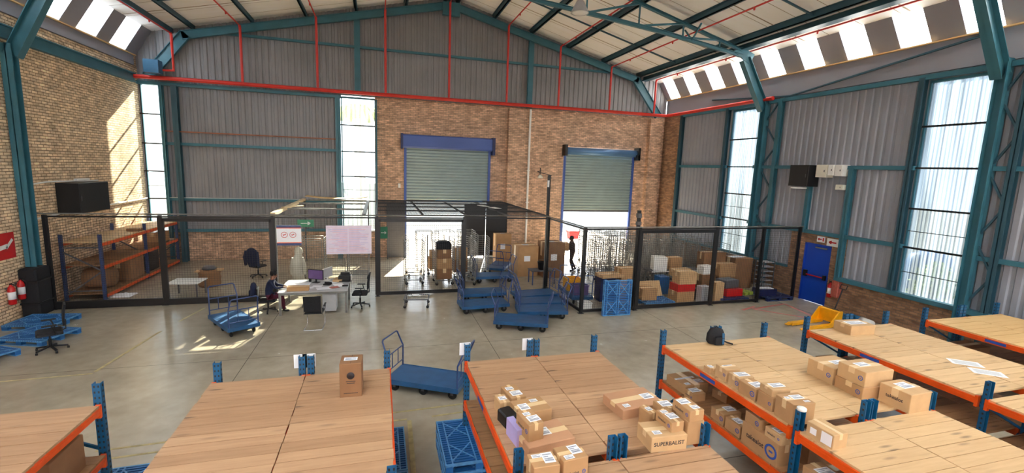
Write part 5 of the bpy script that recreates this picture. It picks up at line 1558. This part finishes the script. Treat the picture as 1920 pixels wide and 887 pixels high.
# seated at the desk, facing +x (towards the desk); local +y = facing
J = dict(pelvis=(0, 0, 0.53), waist=(0, 0.03, 0.68), chest=(0, 0.09, 0.88), neckbase=(0, 0.13, 1.01), neck=(0, 0.16, 1.07), head=(0, 0.20, 1.17), crown=(0, 0.20, 1.24), look=(0, 0.9, -0.4),
         sh_l=(-0.18, 0.12, 0.99), el_l=(-0.24, 0.24, 0.80), wr_l=(-0.12, 0.46, 0.78), sh_r=(0.18, 0.12, 0.99), el_r=(0.24, 0.24, 0.80), wr_r=(0.1, 0.46, 0.785),
         hip_l=(-0.1, 0.03, 0.52), kn_l=(-0.15, 0.40, 0.50), an_l=(-0.14, 0.36, 0.09), hip_r=(0.1, 0.03, 0.52), kn_r=(0.14, 0.42, 0.50), an_r=(0.12, 0.46, 0.09))
def z1(c):
    if c.z > 1.05 or (c.y > 0.45 and 0.7 < c.z < 0.86): return 0
    if c.z > 0.58 : return 1
    return 3 if c.z < 0.10 else 2
figure('person in navy top and maroon trousers seated at the left end of the desk', (-3.38, 15.45, 0), -84, J, dict(top='navy_cloth', bottom='maroon', fn=z1), fat=1.12)
st = thing('stool_chair', 'black swivel chair the seated person sits on', 'chair', (-3.38, 15.45, 0), R(-84))
st.name = 'office_chair'
for i in range(5):
    a = 2*PI*i/5
    MB().bar((0, 0, 0.11), (0.28*math.cos(a), 0.28*math.sin(a), 0.07), 0.04, 0.03).lathe([(0.026, -0.02), (0.026, 0.02)], 8, (0.28*math.cos(a), 0.28*math.sin(a), 0.027), axis='Y').build('base_arm', 'black', st)
MB().tube([(0, 0, 0.1), (0, 0, 0.36)], 0.028, 10).build('gas_column', 'black', st)
MB().bbox(-0.24, 0.24, -0.22, 0.22, 0.36, 0.42, 0.02).build('seat', 'black_fabric', st)
MB().bbox(-0.2, 0.2, -0.29, -0.25, 0.5, 0.8, 0.01).bar((0, -0.2, 0.38), (0, -0.27, 0.56), 0.05, 0.02).build('backrest', 'black_fabric', st)
b_ = thing('backpack', 'dark blue backpack hanging from the seated person\'s chair', 'backpack', (-3.78, 15.5, 0.50), R(-84))
mb = MB(); mb.lathe([(0.13, 0), (0.16, 0.06), (0.15, 0.32), (0.10, 0.42), (0.04, 0.44)], 12); mb.v = [(x, y*0.6, z) for x, y, z in mb.v]; mb.build('bag_body', 'navy_cloth', b_)
MB().bbox(-0.09, 0.09, -0.13, -0.08, 0.05, 0.2, 0.02).build('front_pocket', 'navy_cloth', b_)
# standing person in the right dock opening, carrying a carton, seen behind the mesh
J = dict(pelvis=(0, 0, 0.92), waist=(0, 0.02, 1.05), chest=(0, 0.04, 1.24), neckbase=(0, 0.05, 1.37), neck=(0, 0.06, 1.43), head=(0, 0.09, 1.53), crown=(0, 0.09, 1.60), look=(0, 0.98, -0.15),
         sh_l=(-0.18, 0.05, 1.35), el_l=(-0.23, 0.10, 1.08), wr_l=(-0.20, 0.34, 1.06), sh_r=(0.18, 0.05, 1.35), el_r=(0.23, 0.10, 1.08), wr_r=(0.20, 0.34, 1.06),
         hip_l=(-0.1, 0, 0.90), kn_l=(-0.12, 0.10, 0.49), an_l=(-0.12, -0.02, 0.09), hip_r=(0.1, 0, 0.90), kn_r=(0.13, 0.02, 0.49), an_r=(0.14, -0.20, 0.10))
def z2(c):
    if c.z > 1.42 or (c.y > 0.36 and c.z > 0.95): return 0
    if c.z > 0.93: return 1
    return 3 if c.z < 0.10 else 2
figure('person in dark clothes walking with a carton in the bright right dock opening', (8.75, 19.8, 0), 80, J, dict(top='brown_cloth', bottom='brown_cloth', fn=z2), fat=1.3)
carton('brown carton carried by the walking person', 8.24, 19.72, 1.02, 0.42, 0.46, 0.36, -10, 'carton')
# hooded pale figure-like coat behind the desk
t = thing('coat_stand', 'coat stand with a pale hooded raincoat on it, behind the mesh by the framed poster', 'coat stand', (-2.82, 17.5, 0))
mb = MB(); mb.lathe([(0.19, 0.35), (0.2, 0.8), (0.19, 1.15), (0.15, 1.34), (0.12, 1.42), (0.145, 1.54), (0.11, 1.66), (0.03, 1.70)], 16)
mb.v = [(x+0.04*math.sin(z*5), y*0.8, z) for x, y, z in mb.v]; mb.build('raincoat', 'pale_cloth', t)
for s_ in (-1, 1): MB().tube([(s_*0.12, 0, 1.3), (s_*0.2, 0.02, 1.0), (s_*0.2, 0.03, 0.7)], [0.08, 0.075, 0.06], 8).build('sleeve', 'pale_cloth', t)
MB().tube([(0, 0, 0.03), (0, 0, 1.68)], 0.02, 8).lathe([(0.22, 0), (0.2, 0.03), (0.03, 0.04)], 16).build('pole', 'black', t)

# ------------------------------------------------------------------ posters and signs
p = thing('poster', 'small poster with two red roundels and blue bands, on the mesh behind the desk', 'poster', (-2.92, YP-0.09, 1.90))
MB().box(-0.375, 0.375, -0.004, 0.004, 0, 0.68).build('sheet', 'paper', p)
MB().box(-0.375, 0.375, -0.006, -0.004, 0.60, 0.68).box(-0.375, 0.375, -0.006, -0.004, 0, 0.08).build('blue_band', 'tube_blue', p)
MB().box(-0.375, 0.375, -0.006, -0.004, 0.575, 0.60).box(-0.375, 0.375, -0.006, -0.004, 0.08, 0.105).build('orange_band', 'orange', p)
for x in (-0.14, 0.12):
    mb = MB(); n = 20
    for i in range(n):
        a, b = 2*PI*i/n, 2*PI*(i+1)/n
        mb.bar((x+0.095*math.cos(a), -0.006, 0.36+0.095*math.sin(a)), (x+0.095*math.cos(b), -0.006, 0.36+0.095*math.sin(b)), 0.014, 0.004, (0, 1, 0))
    mb.bar((x-0.05, -0.006, 0.36), (x+0.05, -0.006, 0.36), 0.02, 0.004, (0, 1, 0)).bar((x-0.04, -0.006, 0.32), (x+0.04, -0.006, 0.40), 0.016, 0.004, (0, 1, 0))
    mb.build('roundel', 'red', p)
p = thing('poster', 'large pinkish chart on the mesh behind the desk, right of the framed poster', 'poster', (-1.03, YP-0.1, 1.58))
MB().box(-0.74, 0.74, -0.004, 0.004, 0, 0.99).build('sheet', 'chart', p)
mb = MB(); rnd = random.Random(5)
for i in range(26):
    z = 0.1+i*0.031; x0 = rnd.uniform(-0.66, -0.3); x1 = rnd.uniform(0.3, 0.66)
    mb.box(x0, -0.05, -0.006, -0.004, z, z+0.012, i % 2); mb.box(0.0, x1, -0.006, -0.004, z, z+0.012, (i+1) % 2)
mb.box(-0.7, 0.7, -0.006, -0.004, 0.06, 0.066, 1).box(-0.7, 0.7, -0.006, -0.004, 0.93, 0.936, 1)
mb.build('printed_rows', ['chart_blue', 'chart_red'], p)
for (x, y, z, w, h, lab) in ((-2.65, 18.4, 2.3, 0.56, 0.26, 'green exit sign hanging above the framed poster'), (0.14, 19.9, 1.6, 0.34, 0.5, 'green two-part exit sign inside the left edge of the black-framed gate')):
    s_ = thing('exit_sign', lab, 'sign', (x, y, z))
    MB().box(-w/2, w/2, -0.02, 0.02, 0, h).build('panel', 'green', s_)
    MB().bar((-w*0.3, -0.022, h/2), (w*0.3, -0.022, h/2), 0.03, 0.004, (0, 1, 0)).bar((w*0.12, -0.022, h/2+0.05), (w*0.3, -0.022, h/2), 0.03, 0.004, (0, 1, 0)).bar((w*0.12, -0.022, h/2-0.05), (w*0.3, -0.022, h/2), 0.03, 0.004, (0, 1, 0)).build('arrow', 'white', s_)
    MB().tube([(-w*0.35, 0, h), (-w*0.35, 0, 2.94-z)], 0.006, 6).tube([(w*0.35, 0, h), (w*0.35, 0, 2.94-z)], 0.006, 6).build('hanger', 'grey_dark', s_)
def wall_sign(x, y, z, w, h, mat, lab, face, arrow=False, arr_mat='red', cat='sign'):
    s_ = thing('sign', lab, cat, (x, y, z))
    if face == 'X':
        MB().box(-0.012, 0, -w/2, w/2, 0, h).build('panel', mat, s_); q = lambda a, b: (-0.014, a, b)
    else:
        MB().box(0, 0.012, -w/2, w/2, 0, h).build('panel', mat, s_); q = lambda a, b: (0.014, a, b)
    if arrow:
        MB().bar(q(-w*0.1, h/2), q(w*0.35, h/2), 0.004, h*0.18, (0, 0, 1)).bar(q(w*0.2, h*0.68), q(w*0.36, h/2), 0.004, h*0.16, (0, 0, 1)).bar(q(w*0.2, h*0.32), q(w*0.36, h/2), 0.004, h*0.16, (0, 0, 1)) \
            .bar(q(-w*0.4, h/2), q(-w*0.22, h/2), 0.004, h*0.6, (0, 0, 1)).build('symbol', arr_mat, s_)
    return s_
wall_sign(XR-0.02, 12.72, 2.28, 0.62, 0.28, 'white', 'white sign with red arrow above the right half of the blue door', 'X', True)
wall_sign(XR-0.02, 13.28, 2.36, 0.32, 0.22, 'paper', 'small pinkish-white sign above the middle of the blue door', 'X', True)
s_ = wall_sign(XL+0.01, 15.72, 1.75, 0.75, 0.72, 'red', 'red fire-point sign on the brick wall at the far left', 'L')
MB().bar((0.014, -0.25, 0.32), (0.014, 0.1, 0.36), 0.004, 0.12, (0, 0, 1)).bar((0.014, 0.05, 0.3), (0.014, 0.3, 0.52), 0.004, 0.08, (0, 0, 1)).build('symbol', 'white', s_)

def extinguisher(lab, x, y, z, back):
    t = thing('fire_extinguisher', lab, 'fire extinguisher', (x, y, z))
    MB().lathe([(0.07, 0), (0.085, 0.02), (0.085, 0.42), (0.06, 0.5), (0.028, 0.53), (0.028, 0.56)], 16).build('cylinder', 'red', t)
    MB().box(-0.02, 0.02, -0.02, 0.02, 0.56, 0.6).bar((0, 0, 0.59), (back*-0.12, 0, 0.63), 0.02, 0.012).bar((0, 0, 0.57), (back*-0.1, 0, 0.57), 0.02, 0.012).build('valve', 'black', t)
    MB().tube([(back*-0.03, 0, 0.57), (back*-0.11, 0.03, 0.5), (back*-0.1, 0.03, 0.2)], 0.01, 6).build('hose', 'black', t)
    mb = MB(); mb.lathe([(0.0862, 0.15), (0.0862, 0.36)], 16); mb.build('instruction_label', 'paper', t)
    MB().box(min(0, back*0.11), max(0, back*0.11), -0.05, 0.05, 0.44, 0.48).build('wall_bracket', 'grey_dark', t)
extinguisher('red fire extinguisher on the brick beside the blue door', XR-0.11, 12.60, 0.42, 1)
extinguisher('red fire extinguisher at the far left, nearest the black column guard', XL+0.11, 15.98, 0.55, -1)
extinguisher('red fire extinguisher at the far left, cut by the photo edge', XL+0.11, 15.62, 0.5, -1)
tag(MB().bbox(-0.2, 0, -0.13, 0.13, 0, 0.6, 0.02).build('fire_hose_cover', 'line_red', loc=(XR-0.01, 12.36, 0.5)), 'dull red cover on the brick right of the extinguisher by the door', 'cover')

# ------------------------------------------------------------------ boxes on the walls
def cabinet(lab, x0, x1, y0, y1, z0, z1, mat, door_face, name='electrical_cabinet', cat='cabinet'):
    cx, cy = (x0+x1)/2, (y0+y1)/2
    t = thing(name, lab, cat, (cx, cy, z0))
    MB().bbox(x0-cx, x1-cx, y0-cy, y1-cy, 0, z1-z0, 0.01).build('housing', mat, t)
    xf = (x0-cx-0.012, x0-cx) if door_face < 0 else (x1-cx, x1-cx+0.012)
    MB().box(xf[0], xf[1], y0-cy+0.03, y1-cy-0.03, 0.03, z1-z0-0.03).build('door', mat, t)
    MB().box(xf[0]-0.01*(door_face < 0), xf[1]+0.01*(door_face > 0), y0-cy+0.07, y0-cy+0.1, (z1-z0)*0.42, (z1-z0)*0.58).build('handle', 'grey_dark', t)
    return t
cabinet('large black cabinet mounted on the ochre brick wall', XL+0.01, XL+0.62, 18.05, 19.75, 2.78, 3.75, 'black', 1)
cabinet('black electrical cabinet on the right wall cladding', XR-0.55, XR-0.001, 13.72, 14.55, 4.42, 5.22, 'black', -1)
t = cabinet('cream meter box next to the black cabinet on the right wall', XR-0.34, XR-0.001, 13.16, 13.6, 4.78, 5.24, 'cream_box', -1, 'meter_box', 'meter box')
cabinet('narrow white meter box, middle of the row beside the black cabinet', XR-0.34, XR-0.001, 12.88, 13.12, 4.86, 5.24, 'white', -1, 'meter_box', 'meter box')
cabinet('white meter box furthest from the black cabinet', XR-0.34, XR-0.001, 12.55, 12.84, 4.84, 5.24, 'white', -1, 'meter_box', 'meter box')
cabinet('small cream switch box below the row of meter boxes', XR-0.3, XR-0.001, 12.5, 12.78, 4.36, 4.54, 'cream_box', -1, 'switch_box', 'switch box')
tag(MB().bbox(-0.35, 0.35, -0.05, 0.05, 0, 0.05, 0.01).build('fluorescent_tube', 'white', loc=(XR-0.6, 14.0, 4.33)), 'short white lamp fitting under the black cabinet on the right wall', 'lamp')
tag(MB().tube([(XL+0.05, 16.9, 3.75), (XL+0.05, 17.6, 3.8), (XL+0.05, 18.1, 3.8), (XL+0.35, 19.0, 3.79), (XL+0.35, 19.7, 3.79)], 0.025, 6).build('conduit', 'white'), 'white conduit on the brick wall running over the black cabinet', 'conduit')
tag(MB().tube([(XL+0.05, 16.9, 2.72), (XL+0.05, 18.6, 2.80), (XL+0.05, 19.95, 2.80), (XL+0.05, 23.9, 2.86)], 0.03, 6).build('conduit', 'white'), 'white conduit on the brick wall running below the black cabinet to the corner window', 'conduit')
tag(MB().bbox(-0.05, 0.05, -0.35, 0.35, 0, 0.06, 0.01).build('fluorescent_tube', 'white', loc=(XL+0.35, 18.8, 3.82)), 'pale lamp fitting resting on top of the black cabinet', 'lamp')
# downpipe and fixtures on the brick pier
tag(MB().tube([(7.62, YB-0.4, 0.2), (7.62, YB-0.4, 7.8)], 0.055, 10).box(7.55, 7.69, YB-0.47, YB-0.32, 2.9, 2.95).box(7.55, 7.69, YB-0.47, YB-0.32, 4.6, 4.65).build('downpipe', 'white'), 'white downpipe on the brick pier between the two shutters', 'pipe')
t = thing('floodlight', 'small floodlight on a dark bracket, on the brick right of the downpipe', 'lamp', (8.3, YB-0.3, 4.3))
MB().bar((0, 0.3, 0.3), (0, -0.1, 0.25), 0.04).bar((0, -0.1, 0.5), (0, -0.1, 0.1), 0.04).bar((-0.1, 0.1, 0.28), (0.75, 0.1, 0.1), 0.035).build('bracket', 'black_steel', t)
MB().lathe([(0.06, 0.14), (0.10, 0.08), (0.15, -0.03), (0.15, -0.05)], 14, (0, -0.12, 0)).build('lamp_head', 'cream_box', t)
tag(MB().bbox(-0.06, 0.06, -0.06, 0.0, 0, 0.22, 0.01).build('junction_box', 'white', loc=(0.95, YB-0.005, 3.55)), 'small white junction box on the brick left of the left shutter', 'junction box')

# ------------------------------------------------------------------ pallet truck
t = thing('pallet_truck', 'yellow hand pallet truck by the blue door, forks towards the pens', 'pallet truck', (14.15, 11.12, 0), R(6))
for s_ in (-1, 1):
    y = s_*0.26
    MB().box(-1.45, 0.0, y-0.08, y+0.08, 0.06, 0.11).box(-1.45, 0, y-0.08, y-0.07, 0.03, 0.06).box(-1.45, 0, y+0.07, y+0.08, 0.03, 0.06).prism([(-1.45, 0.06), (-1.45, 0.11), (-1.62, 0.07), (-1.62, 0.05)], 'Y', y-0.06, y+0.06).build('fork', 'yellow', t)
    MB().lathe([(0.035, -0.05), (0.035, 0.05)], 10, (-1.2, y, 0.036), axis='Y').build('roller', 'rubber', t)
MB().prism([(-0.45, 0.11), (0.12, 0.11), (0.12, 0.52), (-0.04, 0.52)], 'Y', -0.34, -0.30).prism([(-0.45, 0.11), (0.12, 0.11), (0.12, 0.52), (-0.04, 0.52)], 'Y', 0.30, 0.34).box(-0.04, 0.12, -0.3, 0.3, 0.1, 0.5).build('headstock', 'yellow', t)
MB().bbox(0.12, 0.3, -0.1, 0.1, 0.12, 0.5, 0.02).build('pump', 'black', t)
MB().lathe([(0.09, -0.07), (0.09, -0.02), (0.08, -0.01), (0.08, 0.01), (0.09, 0.02), (0.09, 0.07)], 14, (0.22, 0, 0.091), axis='Y').build('steer_wheel', 'rubber', t)
MB().tube([(0.22, 0, 0.45), (0.5, 0, 1.15)], 0.02, 8).tube([(0.5, -0.1, 1.15), (0.5, 0.1, 1.15)], 0.015, 8).tube([(0.5, -0.1, 1.15), (0.56, -0.1, 1.28), (0.56, 0.1, 1.28), (0.5, 0.1, 1.15)], 0.015, 8).build('tiller', 'black', t)
t = thing('stretch_wrap_roll', 'white and blue roll lying on the floor beyond the yellow pallet truck', 'roll', (15.35, 10.9, 0.12), R(80))
MB().lathe([(0.12, -0.35), (0.12, 0.05)], 16, axis='X').build('wrap', 'white', t)
MB().lathe([(0.105, 0.05), (0.105, 0.35)], 16, axis='X').build('wrapped_end', 'rack_blue', t)

# ------------------------------------------------------------------ goods inside the right pen
G = 'cartons heaped in the right pen'
for (lab, cx, cy, z, w, d, h, a, mt) in (
 ('carton standing on the blue pallet behind the framed gate', 9.38, 14.4, 0.152, 0.60, 0.5, 0.42, -4, 'carton'),
 ('bottom carton of the heap behind the framed gate, under the red box', 10.95, 14.5, 0, 0.78, 0.55, 0.38, 3, 'carton'),
 ('red box in the heap behind the framed gate', 10.98, 14.5, 0.383, 0.76, 0.52, 0.27, 0, 'red'),
 ('top carton of the heap behind the framed gate, above the red box', 11.05, 14.52, 0.656, 0.72, 0.5, 0.46, -3, 'carton_pale'),
 ('dark grey box on the floor right of the red-box heap', 11.62, 14.6, 0, 0.26, 0.36, 0.42, 0, 'grey_dark'),
 ('tall pale grey carton left of the gate post', 11.62, 14.1, 0, 0.42, 0.3, 0.62, 4, 'grey'),
 ('long shallow carton on the table edge at the back of the right pen', 11.75, 15.75, 0.64, 0.85, 0.35, 0.28, 4, 'carton_pale'),
 ('white box on a brown carton left of the post in the right pen', 12.85, 15.6, 0.72, 0.55, 0.4, 0.33, 4, 'white'),
 ('brown carton carrying the white box left of the post', 12.85, 15.6, 0, 0.65, 0.5, 0.715, 0, 'carton_dark'),
 ('buff tall carton standing right of the gate post', 12.24, 14.12, 0, 0.36, 0.3, 0.75, -5, 'carton_pale'),
 ('brown carton stacked high right of the gate post', 13.75, 15.6, 0.58, 0.8, 0.5, 0.55, 0, 'carton'),
 ('brown carton under the high one right of the gate post', 13.75, 15.6, 0, 0.82, 0.52, 0.575, 0, 'carton_dark'),
 ('dark grey box above the red one behind the mesh', 13.0, 14.5, 0.44, 0.7, 0.5, 0.3, 8, 'grey_dark'),
 ('red box on the navy pallet behind the mesh', 13.05, 14.35, 0.152, 0.74, 0.5, 0.28, 0, 'red'),
 ('flat green and white carton beside the red box behind the mesh', 13.75, 14.4, 0.152, 0.45, 0.5, 0.12, 10, 'leaf'),
 ('blue bin behind the cartons of the heap', 10.75, 15.5, 0, 0.42, 0.42, 0.7, 0, 'pallet_blue'),
 ('white box on the long table at the back of the right pen', 11.0, 16.15, 0.802, 0.55, 0.5, 0.55, -18, 'white'),
 ('brown carton behind the white box on the long table', 11.75, 16.25, 0.802, 0.6, 0.4, 0.5, 6, 'carton'),
 ('large dark carton on the long table', 13.5, 16.1, 0.802, 1.1, 0.45, 0.72, 0, 'carton_dark'),
 ('tall brown carton wall beside the far window, sheets on top', 14.75, 16.0, 0, 0.9, 0.8, 1.3, 0, 'carton_dark'),
 ('navy box with white sheet on the pallet nearest the blue door', 14.5, 14.15, 0.152, 0.75, 0.45, 0.26, -6, 'navy'),
 ('wide open-topped carton in the pen corner right of the standing pallet', 8.1, 14.9, 0.9, 0.9, 0.55, 0.12, 4, 'carton_pale'),
 ('brown carton stacked in the pen corner behind the standing pallet', 8.85, 15.0, 0.45, 0.72, 0.5, 0.75, 2, 'carton'),
 ('brown carton at the foot of the stack behind the standing pallet', 8.8, 15.0, 0, 0.75, 0.55, 0.445, 0, 'carton_dark'),
 ('navy box under the wide open-topped carton', 8.0, 15.0, 0, 0.6, 0.5, 0.895, 0, 'navy'),
):
    carton(lab, cx, cy, z, w, d, h, a, mt, group=G if 'carton' in lab else None, tape=mt.startswith('carton'), cat='box')
t = thing('work_table', 'long grey table with a pale edge across the right pen', 'table', (12.3, 16.15, 0))
MB().bbox(-1.8, 1.8, -0.3, 0.32, 0.765, 0.80, 0.005).build('table_top', 'grey_dark', t)
MB().box(-1.8, 1.8, -0.305, -0.30, 0.765, 0.80).build('edge_strip', 'white', t)
for x in (-1.7, 0, 1.7):
    for y in (-0.25, 0.27): MB().box(x-0.02, x+0.02, y-0.02, y+0.02, 0, 0.765).build('leg', 'grey_dark', t)
o = MB().bar((0, 0, 0), (0, 0.28, 0.52), 0.95, 0.012, (0, 1, 0)).build('cardboard_sheet', 'carton_pale', loc=(9.75, 14.62, 0.16)); tag(o, 'flat sheet of pale cardboard leaning behind the carton on the blue pallet', 'cardboard')
for (x, y, z, a, lab) in ((14.6, 15.95, 1.312, 5, 'white sheets lying on top of the tall brown carton wall'), (14.45, 14.12, 0.425, -8, 'white sheet lying on the navy box near the blue door')):
    o = MB().bbox(-0.3, 0.3, -0.15, 0.15, 0, 0.012, 0.003).build('paper_sheet', 'paper', loc=(x, y, z), rotz=R(a)); tag(o, lab, 'paper')
t = thing('shelf_unit', 'grey shelving unit with stacked trays beside the far window', 'shelf', (15.35, 15.1, 0))
for x in (-0.28, 0.28):
    for y in (-0.2, 0.2): MB().box(x-0.015, x+0.015, y-0.015, y+0.015, 0, 1.3).build('upright', 'grey_dark', t)
for k in range(7): MB().box(-0.28, 0.28, -0.2, 0.2, 0.1+k*0.19, 0.12+k*0.19).build('shelf', 'grey', t)
# wrapped goods and bucket in the middle cage
for (lab, x, y, z, w, d, h, mt) in (('tall brown carton stack standing at the right of the middle cage', 7.35, 19.0, 0, 0.95, 0.9, 1.55, 'carton_dark'),
                          ('pallet-high wrapped carton left of the tall brown one in the middle cage', 6.25, 19.4, 0, 0.95, 0.9, 1.35, 'carton'),
                          ('carton propped against the brick pier in the middle cage', 5.85, 21.9, 0, 0.8, 0.5, 1.5, 'carton')):
    c = carton(lab, x, y, z, w, d, h, 3, mt, labels=((0, 0, 0.3, 0.3),))
    MB().box(-w*0.2, w*0.1, -d/2-0.003, -d/2-0.001, h*0.5, h*0.68).build('shipping_label', 'paper', c)
t = thing('work_table', 'small dark table with a black bucket, inside the middle cage', 'table', (6.5, 17.7, 0), 0)
MB().box(-0.55, 0.5, -0.3, 0.3, 0.56, 0.59).build('table_top', 'grey_dark', t)
for x in (-0.5, 0.45):
    for y in (-0.26, 0.26): MB().box(x-0.02, x+0.02, y-0.02, y+0.02, 0, 0.56).build('leg', 'tube_blue', t)
t = thing('bucket', 'black bucket standing on the small table in the middle cage', 'bucket', (6.45, 17.7, 0.592))
MB().lathe([(0.12, 0), (0.17, 0.32), (0.18, 0.33), (0.165, 0.33), (0.115, 0.02)], 16).build('pail', 'black', t)
MB().tube([(-0.17, 0, 0.31), (-0.12, 0, 0.42), (0.12, 0, 0.42), (0.17, 0, 0.31)], 0.006, 6).build('handle', 'zinc', t)

# goods inside the left pen
t = thing('work_table', 'low table under a white sheet behind the left gate', 'table', (-6.35, 17.75, 0), R(-4))
MB().bbox(-0.48, 0.48, -0.4, 0.4, 0.5, 0.53, 0.005).build('table_top', 'white', t)
for x in (-0.42, 0.42):
    for y in (-0.34, 0.34): MB().box(x-0.02, x+0.02, y-0.02, y+0.02, 0, 0.5).build('leg', 'grey_dark', t)
t = thing('cable_drum', 'stack of dark bundles with pale tops behind the low white table', 'bundle', (-6.1, 19.1, 0))
MB().lathe([(0.34, 0), (0.37, 0.1), (0.35, 0.2), (0.38, 0.3), (0.34, 0.42), (0.36, 0.52), (0.3, 0.62)], 16).build('lower_bundle', 'carton_dark', t)
MB().lathe([(0.2, 0.62), (0.24, 0.66), (0.18, 0.75)], 14).build('upper_bundle', 'grey_dark', t)
MB().bbox(-0.42, -0.2, -0.2, 0.1, 0.55, 0.6, 0.01).bbox(0.22, 0.45, -0.1, 0.15, 0.58, 0.63, 0.01).build('pale_flap', 'carton_pale', t)
t.name = 'bundle_stack'
carton('dark crate on the bottom level of the long wall rack', -9.1, 19.95, 0.21, 0.8, 1.0, 0.75, 0, 'carton_dark')
t = thing('tyre_bundle', 'round dark bundle on the floor level of the long wall rack', 'bundle', (-9.15, 18.5, 0.21))
mb = MB(); mb.lathe([(0.1, -0.42), (0.3, -0.4), (0.36, -0.2), (0.36, 0.2), (0.3, 0.4), (0.1, 0.42)], 16, (0, 0, 0.36), axis='X'); mb.build('roll', 'carton_dark', t); t.name = 'bundle'
carton('black box at the far end of the bottom level of the wall rack', -9.1, 21.3, 0.21, 0.8, 0.8, 0.8, 0, 'black', tape=False)
carton('brown carton on the middle level at the near end of the wall rack', -9.1, 22.6, 1.152, 0.7, 0.7, 0.4, 0, 'carton')
carton('small carton on top of the wall rack near its middle upright', -8.85, 20.3, 1.902, 0.4, 0.3, 0.1, 0, 'carton_dark')
for (x, y, a, w, lab) in ((-7.75, 17.2, 3, 0.75, 'crumpled white sheet on the floor just behind the left mesh'), (-8.4, 18.1, -5, 0.35, 'small pale sheet on the floor by the wall rack')):
    mb = MB(); n = 10; rnd = random.Random(int(w*100))
    hh = [[rnd.uniform(0.012, 0.06) for _ in range(n+1)] for _ in range(n+1)]
    vs = [(-w+2*w*i/n, -0.28+0.56*j/n, hh[i][j] if 0 < i < n and 0 < j < n else 0.004) for i in range(n+1) for j in range(n+1)]
    fs = [(i*(n+1)+j, (i+1)*(n+1)+j, (i+1)*(n+1)+j+1, i*(n+1)+j+1) for i in range(n) for j in range(n)]
    mb._add(vs, fs); o = mb.build('plastic_sheet', 'paper', loc=(x, y, 0), rotz=R(a)); tag(o, lab, 'sheet')

# ------------------------------------------------------------------ floor markings
def line(p, q, w, mat, lab, cat='floor marking'):
    o = MB().bar((p[0], p[1], 0.0015), (q[0], q[1], 0.0015), w, 0.002).build('floor_line', mat); tag(o, lab, cat)
line((-9.5, 11.33), (-6.0, 11.50), 0.05, 'line_yellow', 'thin faded yellow line on the floor at far left')
line((-6.0, 11.6), (-5.75, 14.1), 0.07, 'line_yellow', 'worn yellow line running up to the left gate')
line((-5.6, 14.9), (-5.35, 16.2), 0.07, 'line_yellow', 'short worn yellow line right in front of the left gate')
line((-4.4, 8.3), (-3.0, 8.36), 0.05, 'line_yellow', 'yellow floor line behind the left corner rack, further of two')
line((-4.2, 8.03), (-2.9, 8.10), 0.05, 'line_yellow', 'yellow floor line behind the left corner rack, nearer of two')
line((0.0, 8.48), (2.0, 8.56), 0.05, 'line_yellow', 'yellow line crossing the aisle in front of the single trolley, further of two')
line((0.0, 8.20), (0.46, 8.20), 0.05, 'line_yellow', 'yellow line at the left of the aisle by the blue pallet')
line((0.92, 8.20), (2.0, 8.26), 0.05, 'line_yellow', 'yellow line crossing the aisle just behind the pallet stack')
line((0.50, 8.15), (0.46, 6.0), 0.08, 'line_yellow', 'broad worn yellow line running down the aisle')
for p, q, lab in (((12.9, 13.0), (14.7, 13.35), 'far edge of the red floor box by the blue door'), ((12.9, 13.0), (14.3, 11.5), 'near left edge of the red floor box'), ((14.3, 11.5), (15.7, 12.2), 'near right edge of the red floor box'),
               ((14.7, 13.35), (14.3, 11.5), 'cross stroke of the red floor box'), ((12.4, 12.95), (13.2, 13.25), 'loose red stroke left of the red floor box')):
    line(p, q, 0.11, 'line_red', lab)

# ------------------------------------------------------------------ outside
struct(MB().box(-14, 30, 37.5, 37.8, -0.3, 3.2).build('wall_yard', 'render_wall'))
t = thing('skip', 'red bin standing in the yard just outside the right dock opening', 'bin', (13.15, 29.9, -0.02))
MB().prism([(-0.3, 0.0), (0.3, 0.0), (0.38, 0.5), (-0.38, 0.5)], 'Y', -0.3, 0.3).build('tub', 'red', t)
MB().box(-0.41, 0.41, -0.33, 0.33, 0.48, 0.53).build('rim', 'red', t)
t.name = 'bin'
t = thing('shrub', 'yellow-green shrub outside the right-hand window', 'shrub', (18.6, 11.0, -0.3))
rnd = random.Random(11); mb = MB()
for i in range(900):
    a, b = rnd.uniform(0, 2*PI), rnd.uniform(-0.2, PI/2); r = rnd.uniform(0.35, 1.0)
    c = Vector((math.cos(a)*math.cos(b)*r*0.7, math.sin(a)*math.cos(b)*r*0.7, 1.3+math.sin(b)*r*1.0))
    u = Vector((rnd.uniform(-1, 1), rnd.uniform(-1, 1), rnd.uniform(-1, 1))).normalized()*0.09; v = u.cross(Vector((rnd.uniform(-1, 1), rnd.uniform(-1, 1), rnd.uniform(-1, 1)))).normalized()*0.05
    mb._add([c-u, c+v, c+u, c-v], [(0, 1, 2, 3)])
mb.build('foliage', 'leaf', t)
MB().tube([(0, 0, 0), (0.05, 0, 0.9), (0.0, 0.1, 1.5)], [0.06, 0.05, 0.02], 7).build('stem', 'rust', t)
t = thing('water_tank', 'blue plastic tank outside the right-hand window', 'tank', (20.0, 12.1, -0.3))
MB().lathe([(0.7, 0), (0.72, 1.9), (0.6, 2.3), (0.2, 2.5)], 20).build('tank_body', 'pallet_blue', t)
t = thing('palm_tree', 'tall pale palm outside the centre window, seen through the glazing', 'palm', (-1.25, 31.0, -0.02))
MB().tube([(0, 0, 0), (0.05, 0, 4), (0.0, 0, 8.2)], [0.38, 0.34, 0.3], 12).build('trunk', 'render_wall', t)
mb = MB()
for i in range(16):
    a = 2*PI*i/16; pts = [Vector((math.cos(a)*s*1.5, math.sin(a)*s*1.5, 8.2+1.2*s-1.9*s*s)) for s in (0, 0.3, 0.6, 0.85, 1.05)]
    for p, q in zip(pts[:-1], pts[1:]): mb.bar(p, q, 0.32, 0.02)
mb.build('fronds', 'leaf', t)
